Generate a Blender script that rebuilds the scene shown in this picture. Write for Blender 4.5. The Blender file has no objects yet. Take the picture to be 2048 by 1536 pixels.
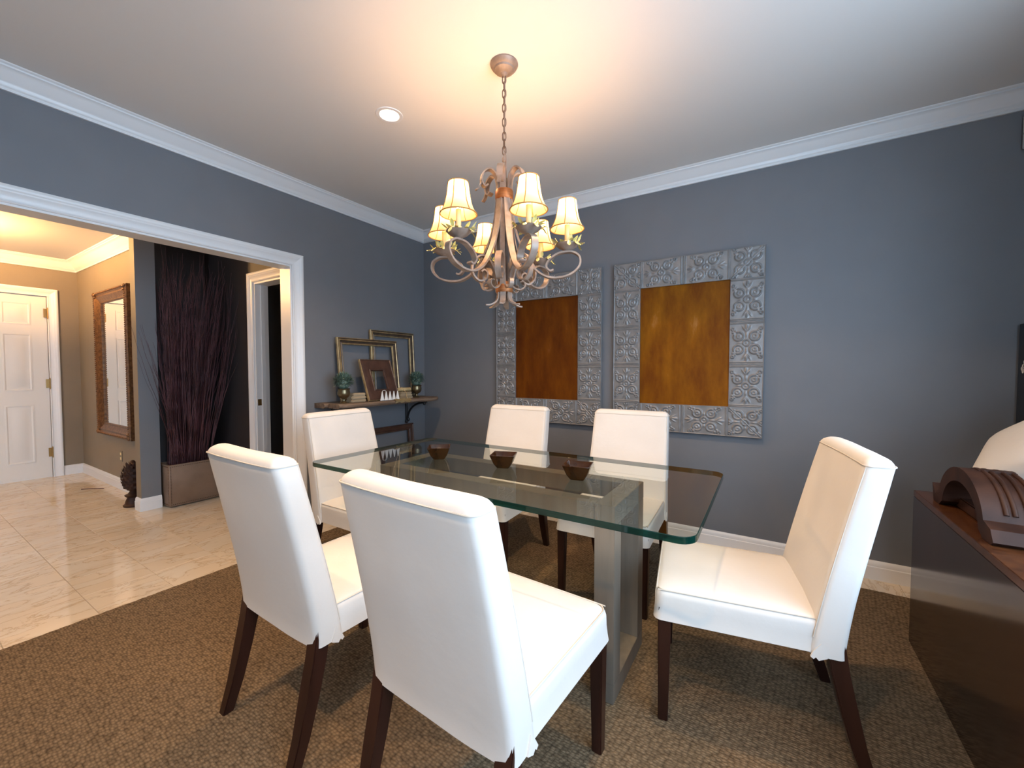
import bpy, bmesh, math, random
from math import pi, sin, cos, radians
from mathutils import Vector, Matrix, noise

random.seed(7)
scene = bpy.context.scene
COL = scene.collection

# ------------------------------------------------------------------ camera
cam_d = bpy.data.cameras.new('camera')
cam_d.sensor_fit = 'HORIZONTAL'
cam_d.sensor_width = 36.0
cam_d.lens = 821.0 / 2048.0 * 36.0
cam_d.clip_start = 0.02
cam = bpy.data.objects.new('camera', cam_d)
COL.objects.link(cam)
cam.location = (3.184, -3.291, 1.28)
cam.rotation_euler = (radians(90 - 1.988), 0, radians(32.023))
scene.camera = cam

# ------------------------------------------------------------------ world, daylight, exposure
SKY = 10.0
world = bpy.data.worlds.new('sky')
scene.world = world
world.use_nodes = True
wn = world.node_tree
wn.nodes['Background'].inputs[0].default_value = (0.60, 0.78, 1.0, 1)
wn.nodes['Background'].inputs[1].default_value = SKY


def portal(loc, rot, sx, sy):
    l = bpy.data.lights.new('window_portal', 'AREA')
    l.shape = 'RECTANGLE'; l.size = sx; l.size_y = sy
    l.cycles.is_portal = True
    o = bpy.data.objects.new('window_portal', l); COL.objects.link(o)
    o.location = loc; o.rotation_euler = rot


WIN_R = (-3.90, -1.45, 0.75, 2.40)      # y0 y1 z0 z1 on the right wall
WIN_F = (3.3, 4.25, 0.85, 2.25)           # x0 x1 z0 z1 on the wall behind the camera
XR, YF, HC = 4.37, -4.75, 2.743
portal((XR + 0.1, (WIN_R[0] + WIN_R[1]) / 2, (WIN_R[2] + WIN_R[3]) / 2), (0, radians(90), 0), WIN_R[3] - WIN_R[2], WIN_R[1] - WIN_R[0])
portal(((WIN_F[0] + WIN_F[1]) / 2, YF - 0.1, (WIN_F[2] + WIN_F[3]) / 2), (radians(90), 0, 0), WIN_F[1] - WIN_F[0], WIN_F[3] - WIN_F[2])
scene.view_settings.view_transform = 'Standard'
scene.view_settings.look = 'None'
scene.view_settings.exposure = 0.1
scene.view_settings.gamma = 1.0
scene.view_settings.use_curve_mapping = False
scene.cycles.use_denoising = True
scene.cycles.max_bounces = 10
scene.cycles.transparent_max_bounces = 16
scene.cycles.sample_clamp_indirect = 6.0
scene.cycles.caustics_reflective = False
scene.cycles.caustics_refractive = False

CHANDELIER_W = 5.6     # watts per candle bulb
DOWNLIGHT_W = 100.0
HALL_W = 420.0
WARM = (1.0, 0.56, 0.27)


# ------------------------------------------------------------------ helpers
def srgb(r, g, b):
    f = lambda c: (c / 255 / 12.92) if c / 255 <= 0.04045 else ((c / 255 + 0.055) / 1.055) ** 2.4
    return (f(r), f(g), f(b))


MATS = {}


def mat(name, col, rough=0.5, metal=0.0, col2=None, nscale=8.0, stretch=(1, 1, 1), bump=0.0, bscale=60.0, spec=0.5, detail=3.0, ramp=(0.35, 0.65), coat=0.0, emit=None, estr=0.0, sheen=0.0):
    m = bpy.data.materials.new(name); m.use_nodes = True
    nt = m.node_tree; p = nt.nodes['Principled BSDF']
    p.inputs['Base Color'].default_value = (*col, 1)
    p.inputs['Roughness'].default_value = rough
    p.inputs['Metallic'].default_value = metal
    p.inputs['Specular IOR Level'].default_value = spec
    if coat: p.inputs['Coat Weight'].default_value = coat
    if sheen: p.inputs['Sheen Weight'].default_value = sheen
    if emit:
        p.inputs['Emission Color'].default_value = (*emit, 1); p.inputs['Emission Strength'].default_value = estr
    if col2 or bump:
        tc = nt.nodes.new('ShaderNodeTexCoord'); mp = nt.nodes.new('ShaderNodeMapping')
        mp.inputs['Scale'].default_value = stretch
        nt.links.new(tc.outputs['Object'], mp.inputs[0])
    if col2:
        n = nt.nodes.new('ShaderNodeTexNoise'); n.inputs['Scale'].default_value = nscale; n.inputs['Detail'].default_value = detail
        nt.links.new(mp.outputs[0], n.inputs['Vector'])
        r = nt.nodes.new('ShaderNodeValToRGB')
        r.color_ramp.elements[0].position = ramp[0]; r.color_ramp.elements[0].color = (*col, 1)
        r.color_ramp.elements[1].position = ramp[1]; r.color_ramp.elements[1].color = (*col2, 1)
        nt.links.new(n.outputs['Fac'], r.inputs[0]); nt.links.new(r.outputs[0], p.inputs['Base Color'])
    if bump:
        n2 = nt.nodes.new('ShaderNodeTexNoise'); n2.inputs['Scale'].default_value = bscale; n2.inputs['Detail'].default_value = 4
        nt.links.new(mp.outputs[0], n2.inputs['Vector'])
        b = nt.nodes.new('ShaderNodeBump'); b.inputs['Strength'].default_value = bump; b.inputs['Distance'].default_value = 0.004
        nt.links.new(n2.outputs['Fac'], b.inputs['Height']); nt.links.new(b.outputs[0], p.inputs['Normal'])
    MATS[name] = m
    return m


def obj(name, bm, m=None, parent=None, smooth=35, kind=None, label=None, world=True):
    """link a bmesh as one object; coordinates are given in world space unless world=False"""
    off = Vector((0, 0, 0)); q = parent
    while q is not None:
        off += q.location; q = q.parent
    if world and off.length > 0:
        bmesh.ops.translate(bm, verts=bm.verts, vec=-off)
    bmesh.ops.recalc_face_normals(bm, faces=bm.faces)
    me = bpy.data.meshes.new(name); bm.to_mesh(me); bm.free()
    if m is not None:
        for mm in (m if isinstance(m, (list, tuple)) else [m]): me.materials.append(mm)
    if smooth:
        me.shade_smooth(); me.set_sharp_from_angle(angle=radians(smooth))
    o = bpy.data.objects.new(name, me); COL.objects.link(o)
    if parent: o.parent = parent
    if kind: o['kind'] = kind
    if label: o['label'] = label
    return o


def thing(name, label, cat, loc=(0, 0, 0), rz=0, group=None):
    o = bpy.data.objects.new(name, None); COL.objects.link(o)
    o.empty_display_size = 0.05
    o.location = loc; o.rotation_euler = (0, 0, rz); o['label'] = label; o['category'] = cat
    if group: o['group'] = group
    return o


def tag(o, label, cat, group=None):
    o['label'] = label; o['category'] = cat
    if group: o['group'] = group
    return o


def struct(name, bm, m, parent=None, smooth=35):
    o = obj(name, bm, m, parent, smooth)
    if not parent: o['kind'] = 'structure'
    return o


def copy_tree(o, parent=None):
    c = o.copy(); COL.objects.link(c)
    if parent is not None: c.parent = parent
    for ch in list(o.children): copy_tree(ch, c)
    return c


def B(): return bmesh.new()


def box(bm, x0, x1, y0, y1, z0, z1, bev=0.0, mi=0):
    vs = [bm.verts.new(p) for p in ((x0, y0, z0), (x1, y0, z0), (x1, y1, z0), (x0, y1, z0), (x0, y0, z1), (x1, y0, z1), (x1, y1, z1), (x0, y1, z1))]
    fs = [bm.faces.new([vs[i] for i in q]) for q in ((0, 3, 2, 1), (4, 5, 6, 7), (0, 1, 5, 4), (1, 2, 6, 5), (2, 3, 7, 6), (3, 0, 4, 7))]
    for f in fs: f.material_index = mi
    if bev:
        es = list({e for f in fs for e in f.edges})
        bmesh.ops.bevel(bm, geom=es, offset=bev, segments=2, affect='EDGES', clamp_overlap=True)
    return bm


def bx(*a, **k): return box(B(), *a, **k)


def loft(bm, rings, cap0=True, cap1=True, closed=True, mi=0):
    R = [[bm.verts.new(p) for p in r] for r in rings]
    n = len(R[0])
    for a, b in zip(R[:-1], R[1:]):
        for i in range(n if closed else n - 1):
            j = (i + 1) % n
            f = bm.faces.new((a[i], a[j], b[j], b[i])); f.material_index = mi
    if cap0: bm.faces.new(R[0][::-1]).material_index = mi
    if cap1: bm.faces.new(R[-1]).material_index = mi
    return bm


def lathe(bm, prof, c=(0, 0, 0), n=24, mi=0):
    rings = [[(c[0] + r * cos(2 * pi * i / n), c[1] + r * sin(2 * pi * i / n), c[2] + z) for i in range(n)] for r, z in prof]
    return loft(bm, rings, True, True, True, mi)


def frame_at(t):
    t = t.normalized(); a = Vector((0, 0, 1)) if abs(t.z) < 0.9 else Vector((1, 0, 0))
    u = t.cross(a).normalized(); return u, t.cross(u).normalized()


def tube(bm, pts, r, n=8, cap=True, closed=False, mi=0):
    pts = [Vector(p) for p in pts]; N = len(pts); rings = []
    u = None
    for i, p in enumerate(pts):
        if closed: t = pts[(i + 1) % N] - pts[i - 1]
        else: t = pts[min(i + 1, N - 1)] - pts[max(i - 1, 0)]
        t.normalize()
        if u is None: u, v = frame_at(t)
        else:
            u = (u - t * u.dot(t))
            if u.length < 1e-6: u, v = frame_at(t)
            u.normalize(); v = t.cross(u)
        rr = r[i] if isinstance(r, (list, tuple)) else r
        rings.append([tuple(p + u * rr * cos(2 * pi * k / n) + v * rr * sin(2 * pi * k / n)) for k in range(n)])
    if closed: rings.append(rings[0])
    loft(bm, rings, cap and not closed, cap and not closed, True, mi)
    if closed: bmesh.ops.remove_doubles(bm, verts=bm.verts, dist=1e-6)
    return bm


def smooth_path(pts, n=6):
    P = [Vector(p) for p in pts]; out = []
    for i in range(len(P) - 1):
        a = P[max(i - 1, 0)]; b = P[i]; c = P[i + 1]; d = P[min(i + 2, len(P) - 1)]
        for k in range(n):
            t = k / n
            out.append(0.5 * ((2 * b) + (c - a) * t + (2 * a - 5 * b + 4 * c - d) * t * t + (3 * b - a - 3 * c + d) * t ** 3))
    out.append(P[-1]); return out


def bar(bm, A, Bp, n, d, prof, mA=1, mB=1, mi=0, dark=()):
    """moulding from A to B: profile (s along n, t along d), mitred ends"""
    A = Vector(A); Bp = Vector(Bp); n = Vector(n); d = Vector(d)
    u = (Bp - A); L = u.length; u.normalize()
    r0 = [tuple(A + u * (s * mA) + n * s + d * t) for s, t in prof]
    r1 = [tuple(A + u * (L - s * mB) + n * s + d * t) for s, t in prof]
    loft(bm, [r0, r1], mi=mi)
    if dark:
        fs = [f for f in bm.faces][:len(prof)]
        for i in dark: fs[i].material_index = 1
    return bm


def rrect(w, d, r, n=4, cx=0, cy=0):
    out = []
    for (sx, sy, a0) in ((1, 1, 0), (-1, 1, 90), (-1, -1, 180), (1, -1, 270)):
        for k in range(n + 1):
            a = radians(a0 + 90 * k / n)
            out.append((cx + sx * (w / 2 - r) + r * cos(a), cy + sy * (d / 2 - r) + r * sin(a)))
    return out


# ------------------------------------------------------------------ materials
M_wall = mat('charcoal_wall_paint', (0.160, 0.170, 0.188), 0.55, col2=(0.170, 0.180, 0.198), nscale=3, bump=0.08, bscale=250)
M_hallwall = mat('taupe_hall_paint', (0.20, 0.165, 0.12), 0.6, col2=(0.215, 0.178, 0.13), nscale=3, bump=0.08, bscale=250)
M_alcove = mat('shaded_alcove_wall', (0.026, 0.022, 0.024), 0.6, bump=0.08, bscale=250)  # wall colour darkened: the unlit recess's shade is painted in
M_ceil = mat('ceiling_paint', (0.76, 0.745, 0.72), 0.8, bump=0.06, bscale=300)
M_trim = mat('white_trim_paint', (0.80, 0.80, 0.80), 0.35)
M_door = mat('white_door_paint', (0.78, 0.76, 0.72), 0.4, bump=0.05, bscale=120)
M_fabric = mat('white_slipcover_cotton', (0.68, 0.655, 0.62), 0.85, col2=(0.58, 0.55, 0.505), nscale=2.2, ramp=(0.45, 0.85), bump=0.25, bscale=26, sheen=0.1)
M_seam = mat('slipcover_seam', (0.60, 0.55, 0.48), 0.8)
M_darkwood = mat('espresso_stained_wood', (0.022, 0.0075, 0.005), 0.3, col2=(0.035, 0.012, 0.008), nscale=14, stretch=(1, 1, 0.15), spec=0.4)
M_base = mat('brushed_bronze_steel', (0.235, 0.205, 0.168), 0.35, 0.35, col2=(0.20, 0.175, 0.145), nscale=30, stretch=(1, 1, 0.08))
M_bowl = mat('amber_brown_glaze', (0.028, 0.010, 0.003), 0.12, col2=(0.055, 0.020, 0.005), nscale=18, coat=0.1)
M_iron = mat('dusty_taupe_iron', (0.24, 0.175, 0.135), 0.5, 0.25, col2=(0.34, 0.26, 0.21), nscale=25)
M_copper = mat('copper_wrap', (0.42, 0.16, 0.05), 0.45, 0.5, col2=(0.30, 0.10, 0.03), nscale=40, stretch=(0.3, 0.3, 4))
M_chain = mat('bronze_chain', (0.16, 0.10, 0.07), 0.45, 0.6)
M_leaf = mat('cream_green_leaf', (0.62, 0.56, 0.16), 0.5, col2=(0.74, 0.68, 0.32), nscale=30)
M_candle = mat('ivory_candle_sleeve', (0.80, 0.66, 0.36), 0.6)
M_bulb = mat('lit_bulb', (1, 0.9, 0.7), 0.5, emit=(1.0, 0.72, 0.36), estr=40)
M_tin = mat('grey_painted_tin', (0.21, 0.208, 0.208), 0.36, 0.25, col2=(0.27, 0.268, 0.268), nscale=14, bump=0.1, bscale=180)
M_gold = mat('aged_gold_leaf', (0.55, 0.40, 0.20), 0.35, 0.5, col2=(0.34, 0.23, 0.12), nscale=20, stretch=(1, 1, 1))
M_walnut = mat('dark_walnut_frame', (0.055, 0.026, 0.018), 0.35, col2=(0.085, 0.042, 0.028), nscale=20)
M_plank = mat('weathered_plank', (0.20, 0.14, 0.095), 0.7, col2=(0.10, 0.065, 0.045), nscale=9, stretch=(4, 0.5, 4), bump=0.6, bscale=30)
M_blackiron = mat('black_cast_iron', (0.012, 0.012, 0.014), 0.35, 0.4)
M_brass = mat('antique_brass', (0.20, 0.155, 0.085), 0.3, 0.85)
M_topiary = mat('dusty_green_leaf', (0.05, 0.10, 0.07), 0.5, col2=(0.20, 0.27, 0.21), nscale=60)
M_paper = mat('aged_paper', (0.62, 0.50, 0.28), 0.7, col2=(0.45, 0.33, 0.16), nscale=15)
M_white = mat('white_ceramic', (0.82, 0.82, 0.80), 0.5)
M_black = mat('black_paint', (0.010, 0.010, 0.010), 0.5)
M_mirror = mat('mirror_silver', (0.86, 0.86, 0.84), 0.02, 1.0)
M_goldbrown = mat('carved_antique_gold', (0.20, 0.10, 0.040), 0.38, 0.4, col2=(0.09, 0.04, 0.018), nscale=40)
M_leather = mat('taupe_leather', (0.24, 0.165, 0.115), 0.55, col2=(0.19, 0.125, 0.085), nscale=5, bump=0.2, bscale=120)
M_twig = mat('dark_plum_twig', (0.040, 0.009, 0.012), 0.6, col2=(0.10, 0.036, 0.046), nscale=6)
M_moss = mat('brown_moss', (0.09, 0.045, 0.025), 0.95, bump=1.0, bscale=60)
M_carved = mat('dark_carved_wood', (0.026, 0.010, 0.006), 0.55, col2=(0.052, 0.021, 0.012), nscale=12, spec=0.25)
M_side = mat('dark_polished_sideboard', (0.028, 0.014, 0.010), 0.13, col2=(0.034, 0.017, 0.011), nscale=10, stretch=(1, 0.2, 1), spec=0.5, coat=0.05)
M_brasshinge = mat('brass_hinge', (0.36, 0.22, 0.08), 0.35, 0.9)
M_lampglow = mat('lit_lamp_lens', (1, 1, 1), 0.5, emit=(1.0, 0.86, 0.62), estr=14)
M_glow_hall = mat('lit_frosted_glass', (1, 1, 1), 0.5, emit=(1.0, 0.66, 0.30), estr=9)
M_linen = mat('ivory_linen', (0.70, 0.68, 0.64), 0.85, bump=0.2, bscale=40)


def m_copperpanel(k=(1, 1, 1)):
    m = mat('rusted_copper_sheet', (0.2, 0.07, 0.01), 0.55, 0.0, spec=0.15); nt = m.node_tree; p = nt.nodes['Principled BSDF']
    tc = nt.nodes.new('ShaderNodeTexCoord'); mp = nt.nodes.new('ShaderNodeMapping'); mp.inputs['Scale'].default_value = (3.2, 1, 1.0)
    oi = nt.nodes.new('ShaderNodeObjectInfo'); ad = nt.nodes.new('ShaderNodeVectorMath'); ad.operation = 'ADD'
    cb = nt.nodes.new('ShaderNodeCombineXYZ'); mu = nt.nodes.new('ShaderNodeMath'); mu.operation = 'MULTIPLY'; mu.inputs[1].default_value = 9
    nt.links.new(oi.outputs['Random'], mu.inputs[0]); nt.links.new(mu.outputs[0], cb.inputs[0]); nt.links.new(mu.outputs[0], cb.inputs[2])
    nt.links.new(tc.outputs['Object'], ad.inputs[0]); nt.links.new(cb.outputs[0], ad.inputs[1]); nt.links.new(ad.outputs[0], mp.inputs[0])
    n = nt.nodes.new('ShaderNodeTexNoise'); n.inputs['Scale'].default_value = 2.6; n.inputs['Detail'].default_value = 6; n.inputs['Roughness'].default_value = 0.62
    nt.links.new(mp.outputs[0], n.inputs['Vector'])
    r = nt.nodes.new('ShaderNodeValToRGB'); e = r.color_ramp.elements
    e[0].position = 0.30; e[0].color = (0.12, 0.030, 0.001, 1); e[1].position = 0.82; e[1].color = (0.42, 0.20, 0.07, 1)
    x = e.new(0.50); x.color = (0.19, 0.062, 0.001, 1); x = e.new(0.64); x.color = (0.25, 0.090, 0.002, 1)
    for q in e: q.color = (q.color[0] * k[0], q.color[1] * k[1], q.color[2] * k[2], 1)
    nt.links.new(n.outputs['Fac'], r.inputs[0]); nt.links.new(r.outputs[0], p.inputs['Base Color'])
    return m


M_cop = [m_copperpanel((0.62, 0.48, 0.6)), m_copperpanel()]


def m_marble():
    m = mat('cream_marble', (0.78, 0.71, 0.60), 0.07, spec=0.5); nt = m.node_tree; p = nt.nodes['Principled BSDF']
    tc = nt.nodes.new('ShaderNodeTexCoord'); oi = nt.nodes.new('ShaderNodeObjectInfo')
    cb = nt.nodes.new('ShaderNodeCombineXYZ'); mu = nt.nodes.new('ShaderNodeMath'); mu.operation = 'MULTIPLY'; mu.inputs[1].default_value = 40
    nt.links.new(oi.outputs['Random'], mu.inputs[0]); nt.links.new(mu.outputs[0], cb.inputs[0]); nt.links.new(mu.outputs[0], cb.inputs[1])
    ad = nt.nodes.new('ShaderNodeVectorMath'); ad.operation = 'ADD'; nt.links.new(tc.outputs['Object'], ad.inputs[0]); nt.links.new(cb.outputs[0], ad.inputs[1])
    mp = nt.nodes.new('ShaderNodeMapping'); mp.inputs['Rotation'].default_value = (0, 0, radians(28)); mp.inputs['Scale'].default_value = (2.2, 0.9, 1)
    nt.links.new(ad.outputs[0], mp.inputs[0])
    n = nt.nodes.new('ShaderNodeTexNoise'); n.inputs['Scale'].default_value = 3.0; n.inputs['Detail'].default_value = 6; n.inputs['Roughness'].default_value = 0.6; n.inputs['Distortion'].default_value = 0.6
    nt.links.new(mp.outputs[0], n.inputs['Vector'])
    r = nt.nodes.new('ShaderNodeValToRGB'); e = r.color_ramp.elements     # thin veins around 0.5
    e[0].position = 0.0; e[0].color = (0.81, 0.71, 0.57, 1); e[1].position = 1.0; e[1].color = (0.76, 0.68, 0.56, 1)
    for pos, c in ((0.475, (0.79, 0.69, 0.55)), (0.50, (0.60, 0.475, 0.335)), (0.512, (0.76, 0.68, 0.56)), (0.60, (0.80, 0.73, 0.62))):
        x = e.new(pos); x.color = (*c, 1)
    nt.links.new(n.outputs['Fac'], r.inputs[0])
    n2 = nt.nodes.new('ShaderNodeTexNoise'); n2.inputs['Scale'].default_value = 1.3; nt.links.new(ad.outputs[0], n2.inputs['Vector'])
    mx = nt.nodes.new('ShaderNodeMix'); mx.data_type = 'RGBA'; mx.blend_type = 'MULTIPLY'
    r2 = nt.nodes.new('ShaderNodeValToRGB'); r2.color_ramp.elements[0].color = (0.86, 0.82, 0.76, 1); r2.color_ramp.elements[0].position = 0.3; r2.color_ramp.elements[1].position = 0.7
    nt.links.new(n2.outputs['Fac'], r2.inputs[0]); mx.inputs['Factor'].default_value = 1.0
    nt.links.new(r.outputs[0], mx.inputs[6]); nt.links.new(r2.outputs[0], mx.inputs[7]); nt.links.new(mx.outputs[2], p.inputs['Base Color'])
    return m


M_marble = m_marble()
M_grout = mat('tan_grout', (0.42, 0.33, 0.24), 0.8)


def m_rug():
    m = mat('brown_loop_carpet', (0.20, 0.15, 0.11), 0.95, spec=0.15); nt = m.node_tree; p = nt.nodes['Principled BSDF']
    tc = nt.nodes.new('ShaderNodeTexCoord'); mp = nt.nodes.new('ShaderNodeMapping'); mp.inputs['Scale'].default_value = (1.0, 1.7, 1); mp.inputs['Rotation'].default_value = (0, 0, radians(4))
    nt.links.new(tc.outputs['Object'], mp.inputs[0])
    v = nt.nodes.new('ShaderNodeTexVoronoi'); v.inputs['Scale'].default_value = 62; v.inputs['Randomness'].default_value = 0.55
    nt.links.new(mp.outputs[0], v.inputs['Vector'])
    n = nt.nodes.new('ShaderNodeTexNoise'); n.inputs['Scale'].default_value = 420; n.inputs['Detail'].default_value = 2; nt.links.new(tc.outputs['Object'], n.inputs['Vector'])
    ad = nt.nodes.new('ShaderNodeMath'); ad.operation = 'MULTIPLY_ADD'; ad.inputs[1].default_value = -1.2
    nt.links.new(v.outputs['Distance'], ad.inputs[0]); nt.links.new(n.outputs['Fac'], ad.inputs[2])
    b = nt.nodes.new('ShaderNodeBump'); b.inputs['Strength'].default_value = 1.0; b.inputs['Distance'].default_value = 0.008
    nt.links.new(ad.outputs[0], b.inputs['Height']); nt.links.new(b.outputs[0], p.inputs['Normal'])
    r = nt.nodes.new('ShaderNodeValToRGB'); r.color_ramp.elements[0].position = 0.15; r.color_ramp.elements[0].color = (0.41, 0.285, 0.170, 1)
    r.color_ramp.elements[1].position = 0.85; r.color_ramp.elements[1].color = (0.12, 0.082, 0.048, 1)
    nt.links.new(v.outputs['Distance'], r.inputs[0])
    n3 = nt.nodes.new('ShaderNodeTexNoise'); n3.inputs['Scale'].default_value = 1.5; n3.inputs['Detail'].default_value = 3; nt.links.new(tc.outputs['Object'], n3.inputs['Vector'])
    r3 = nt.nodes.new('ShaderNodeValToRGB'); r3.color_ramp.elements[0].position = 0.3; r3.color_ramp.elements[0].color = (0.85, 0.85, 0.85, 1); r3.color_ramp.elements[1].position = 0.7
    nt.links.new(n3.outputs['Fac'], r3.inputs[0])
    mx = nt.nodes.new('ShaderNodeMix'); mx.data_type = 'RGBA'; mx.blend_type = 'MULTIPLY'; mx.inputs['Factor'].default_value = 1
    nt.links.new(r.outputs[0], mx.inputs[6]); nt.links.new(r3.outputs[0], mx.inputs[7]); nt.links.new(mx.outputs[2], p.inputs['Base Color'])
    return m


M_rug = m_rug()


def m_thin_glass(name, tint, boost=1.0):
    """clear pane without refraction: straight-through transmission plus Fresnel reflection off outer faces"""
    m = bpy.data.materials.new(name); m.use_nodes = True; nt = m.node_tree; nt.nodes.clear()
    out = nt.nodes.new('ShaderNodeOutputMaterial'); tr = nt.nodes.new('ShaderNodeBsdfTransparent'); gl = nt.nodes.new('ShaderNodeBsdfGlossy')
    tr.inputs[0].default_value = (*tint, 1); gl.inputs['Roughness'].default_value = 0.0
    fr = nt.nodes.new('ShaderNodeFresnel'); fr.inputs[0].default_value = 1.52
    ge = nt.nodes.new('ShaderNodeNewGeometry'); iv = nt.nodes.new('ShaderNodeMath'); iv.operation = 'SUBTRACT'; iv.inputs[0].default_value = 1
    nt.links.new(ge.outputs['Backfacing'], iv.inputs[1])
    mu = nt.nodes.new('ShaderNodeMath'); mu.operation = 'MULTIPLY'; nt.links.new(fr.outputs[0], mu.inputs[0]); nt.links.new(iv.outputs[0], mu.inputs[1])
    m2 = nt.nodes.new('ShaderNodeMath'); m2.operation = 'MULTIPLY'; m2.inputs[1].default_value = boost; m2.use_clamp = True; nt.links.new(mu.outputs[0], m2.inputs[0])
    mx = nt.nodes.new('ShaderNodeMixShader'); nt.links.new(m2.outputs[0], mx.inputs[0]); nt.links.new(tr.outputs[0], mx.inputs[1]); nt.links.new(gl.outputs[0], mx.inputs[2])
    nt.links.new(mx.outputs[0], out.inputs[0]); return m


M_glass = m_thin_glass('clear_table_glass', (0.915, 0.955, 0.935), 1.25)
M_pane = m_thin_glass('window_glass', (0.97, 0.98, 0.98))


def m_edge():
    m = mat('green_glass_edge', (0.001, 0.018, 0.014), 0.05, spec=0.5); nt = m.node_tree
    p = nt.nodes['Principled BSDF']; out = nt.nodes['Material Output']
    tr = nt.nodes.new('ShaderNodeBsdfTransparent'); tr.inputs[0].default_value = (0.03, 0.22, 0.18, 1)
    mx = nt.nodes.new('ShaderNodeMixShader'); mx.inputs[0].default_value = 0.80
    nt.links.new(tr.outputs[0], mx.inputs[1]); nt.links.new(p.outputs[0], mx.inputs[2]); nt.links.new(mx.outputs[0], out.inputs[0]); return m


M_edge = m_edge()


def m_shade():
    m = bpy.data.materials.new('cream_fabric_lampshade'); m.use_nodes = True; nt = m.node_tree; nt.nodes.clear()
    out = nt.nodes.new('ShaderNodeOutputMaterial'); d = nt.nodes.new('ShaderNodeBsdfDiffuse'); t = nt.nodes.new('ShaderNodeBsdfTranslucent')
    d.inputs[0].default_value = (0.80, 0.66, 0.38, 1); t.inputs[0].default_value = (0.86, 0.68, 0.34, 1)
    mx = nt.nodes.new('ShaderNodeMixShader'); mx.inputs[0].default_value = 0.36
    nt.links.new(d.outputs[0], mx.inputs[1]); nt.links.new(t.outputs[0], mx.inputs[2]); nt.links.new(mx.outputs[0], out.inputs[0]); return m


M_shade = m_shade()
M_shadetrim = mat('brown_shade_braid', (0.36, 0.17, 0.045), 0.7)

# ------------------------------------------------------------------ setting: floors
TZ = -0.008            # marble level; the rug's top is at 0
PIT = 0.3217
fl = struct('floor', bx(-4.4, 4.6, -6.2, 1.0, TZ - 0.12, TZ - 0.002), M_grout)
tile_bm = B(); g = 0.0022
box(tile_bm, -PIT / 2 + g / 2, PIT / 2 - g / 2, -PIT / 2 + g / 2, PIT / 2 - g / 2, -0.010, 0, 0)
bmesh.ops.bevel(tile_bm, geom=[e for e in tile_bm.edges if all(v.co.z > -0.001 for v in e.verts)], offset=0.0012, segments=1, affect='EDGES')
tile0 = obj('tile', tile_bm, M_marble, None, 30, world=False)
tile0.parent = fl
spots = []
x_lines = -2.03
for i in range(-7, 8):
    xc = x_lines + PIT * (i + 0.5)
    for j in range(-6, 5):
        yc = -2.645 + PIT * (j + 0.5)
        if -4.15 < xc < 0.42 and yc < -1.1 and (xc < 0.35):
            spots.append((xc, yc))
for k in range(5): spots.append((0.17, -0.161 - PIT * k))
for k in range(1, 14): spots.append((0.17 + PIT * k, -0.161))
for n_, (x, y) in enumerate(spots):
    t = tile0 if n_ == 0 else tile0.copy()
    if n_: COL.objects.link(t); t.parent = fl
    t.location = (x, y, TZ + random.uniform(-0.0004, 0.0004)); t.rotation_euler = (0, 0, random.choice((0, pi)))

# ------------------------------------------------------------------ setting: walls and ceilings
T = 0.14
OPY0, OPY1, OPZ = -4.3, -1.458, 2.098
bm = B()
box(bm, -T, 0, OPY1, 0.14, TZ - 0.02, HC + 0.1); box(bm, -T, 0, OPY0, OPY1, OPZ, HC + 0.1); box(bm, -T, 0, YF, OPY0, TZ - 0.02, HC + 0.1)
struct('wall_left', bm, M_wall)
struct('wall_back', bx(0, XR + 0.14, 0, 0.14, TZ - 0.02, HC + 0.1), M_wall)


def wall_with_hole(name, axis, pos, thick, a0, a1, h0, h1, z0, z1, m, zt):
    bm = B()
    def b(p0, p1, q0, q1):
        if axis == 'x': box(bm, pos, pos + thick, p0, p1, q0, q1)
        else: box(bm, p0, p1, pos, pos + thick, q0, q1)
    b(a0, h0, TZ - 0.02, zt); b(h1, a1, TZ - 0.02, zt); b(h0, h1, TZ - 0.02, z0); b(h0, h1, z1, zt)
    return struct(name, bm, m)


wall_with_hole('wall_right', 'x', XR, 0.14, YF, 0, WIN_R[0], WIN_R[1], WIN_R[2], WIN_R[3], M_wall, HC + 0.1)
wall_with_hole('wall_front', 'y', YF - 0.14, 0.14, -T, XR + 0.14, WIN_F[0], WIN_F[1], WIN_F[2], WIN_F[3], M_wall, HC + 0.1)
# ceiling with a round hole for the recessed lamp
DL = (1.308, -1.62)
bm = B(); n = 32; R0 = 0.058
LIGHTS = [(x, y) for x in (1.308, 2.86) for y in (-1.62, -3.35)]
xs = [-T, 1.008, 1.608, 2.56, 3.16, XR + 0.1]; ys = [YF - 0.1, -3.65, -3.05, -1.92, -1.32, 0.1]
gv = {}
def V(i, j):
    if (i, j) not in gv: gv[(i, j)] = bm.verts.new((xs[i], ys[j], HC))
    return gv[(i, j)]
for i in range(5):
    for j in range(5):
        sq = [V(i + 1, j + 1), V(i, j + 1), V(i, j), V(i + 1, j)]
        if i in (1, 3) and j in (1, 3):
            cx_, cy_ = (xs[i] + xs[i + 1]) / 2, (ys[j] + ys[j + 1]) / 2
            circ = [bm.verts.new((cx_ + R0 * cos(2 * pi * k / n), cy_ + R0 * sin(2 * pi * k / n), HC)) for k in range(n)]
            for q in range(4):
                bm.faces.new([circ[(q * 8 + k + 4) % n] for k in range(9)] + [sq[(q + 1) % 4], sq[q]])
        else: bm.faces.new(sq)
struct('ceiling', bm, M_ceil)

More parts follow.
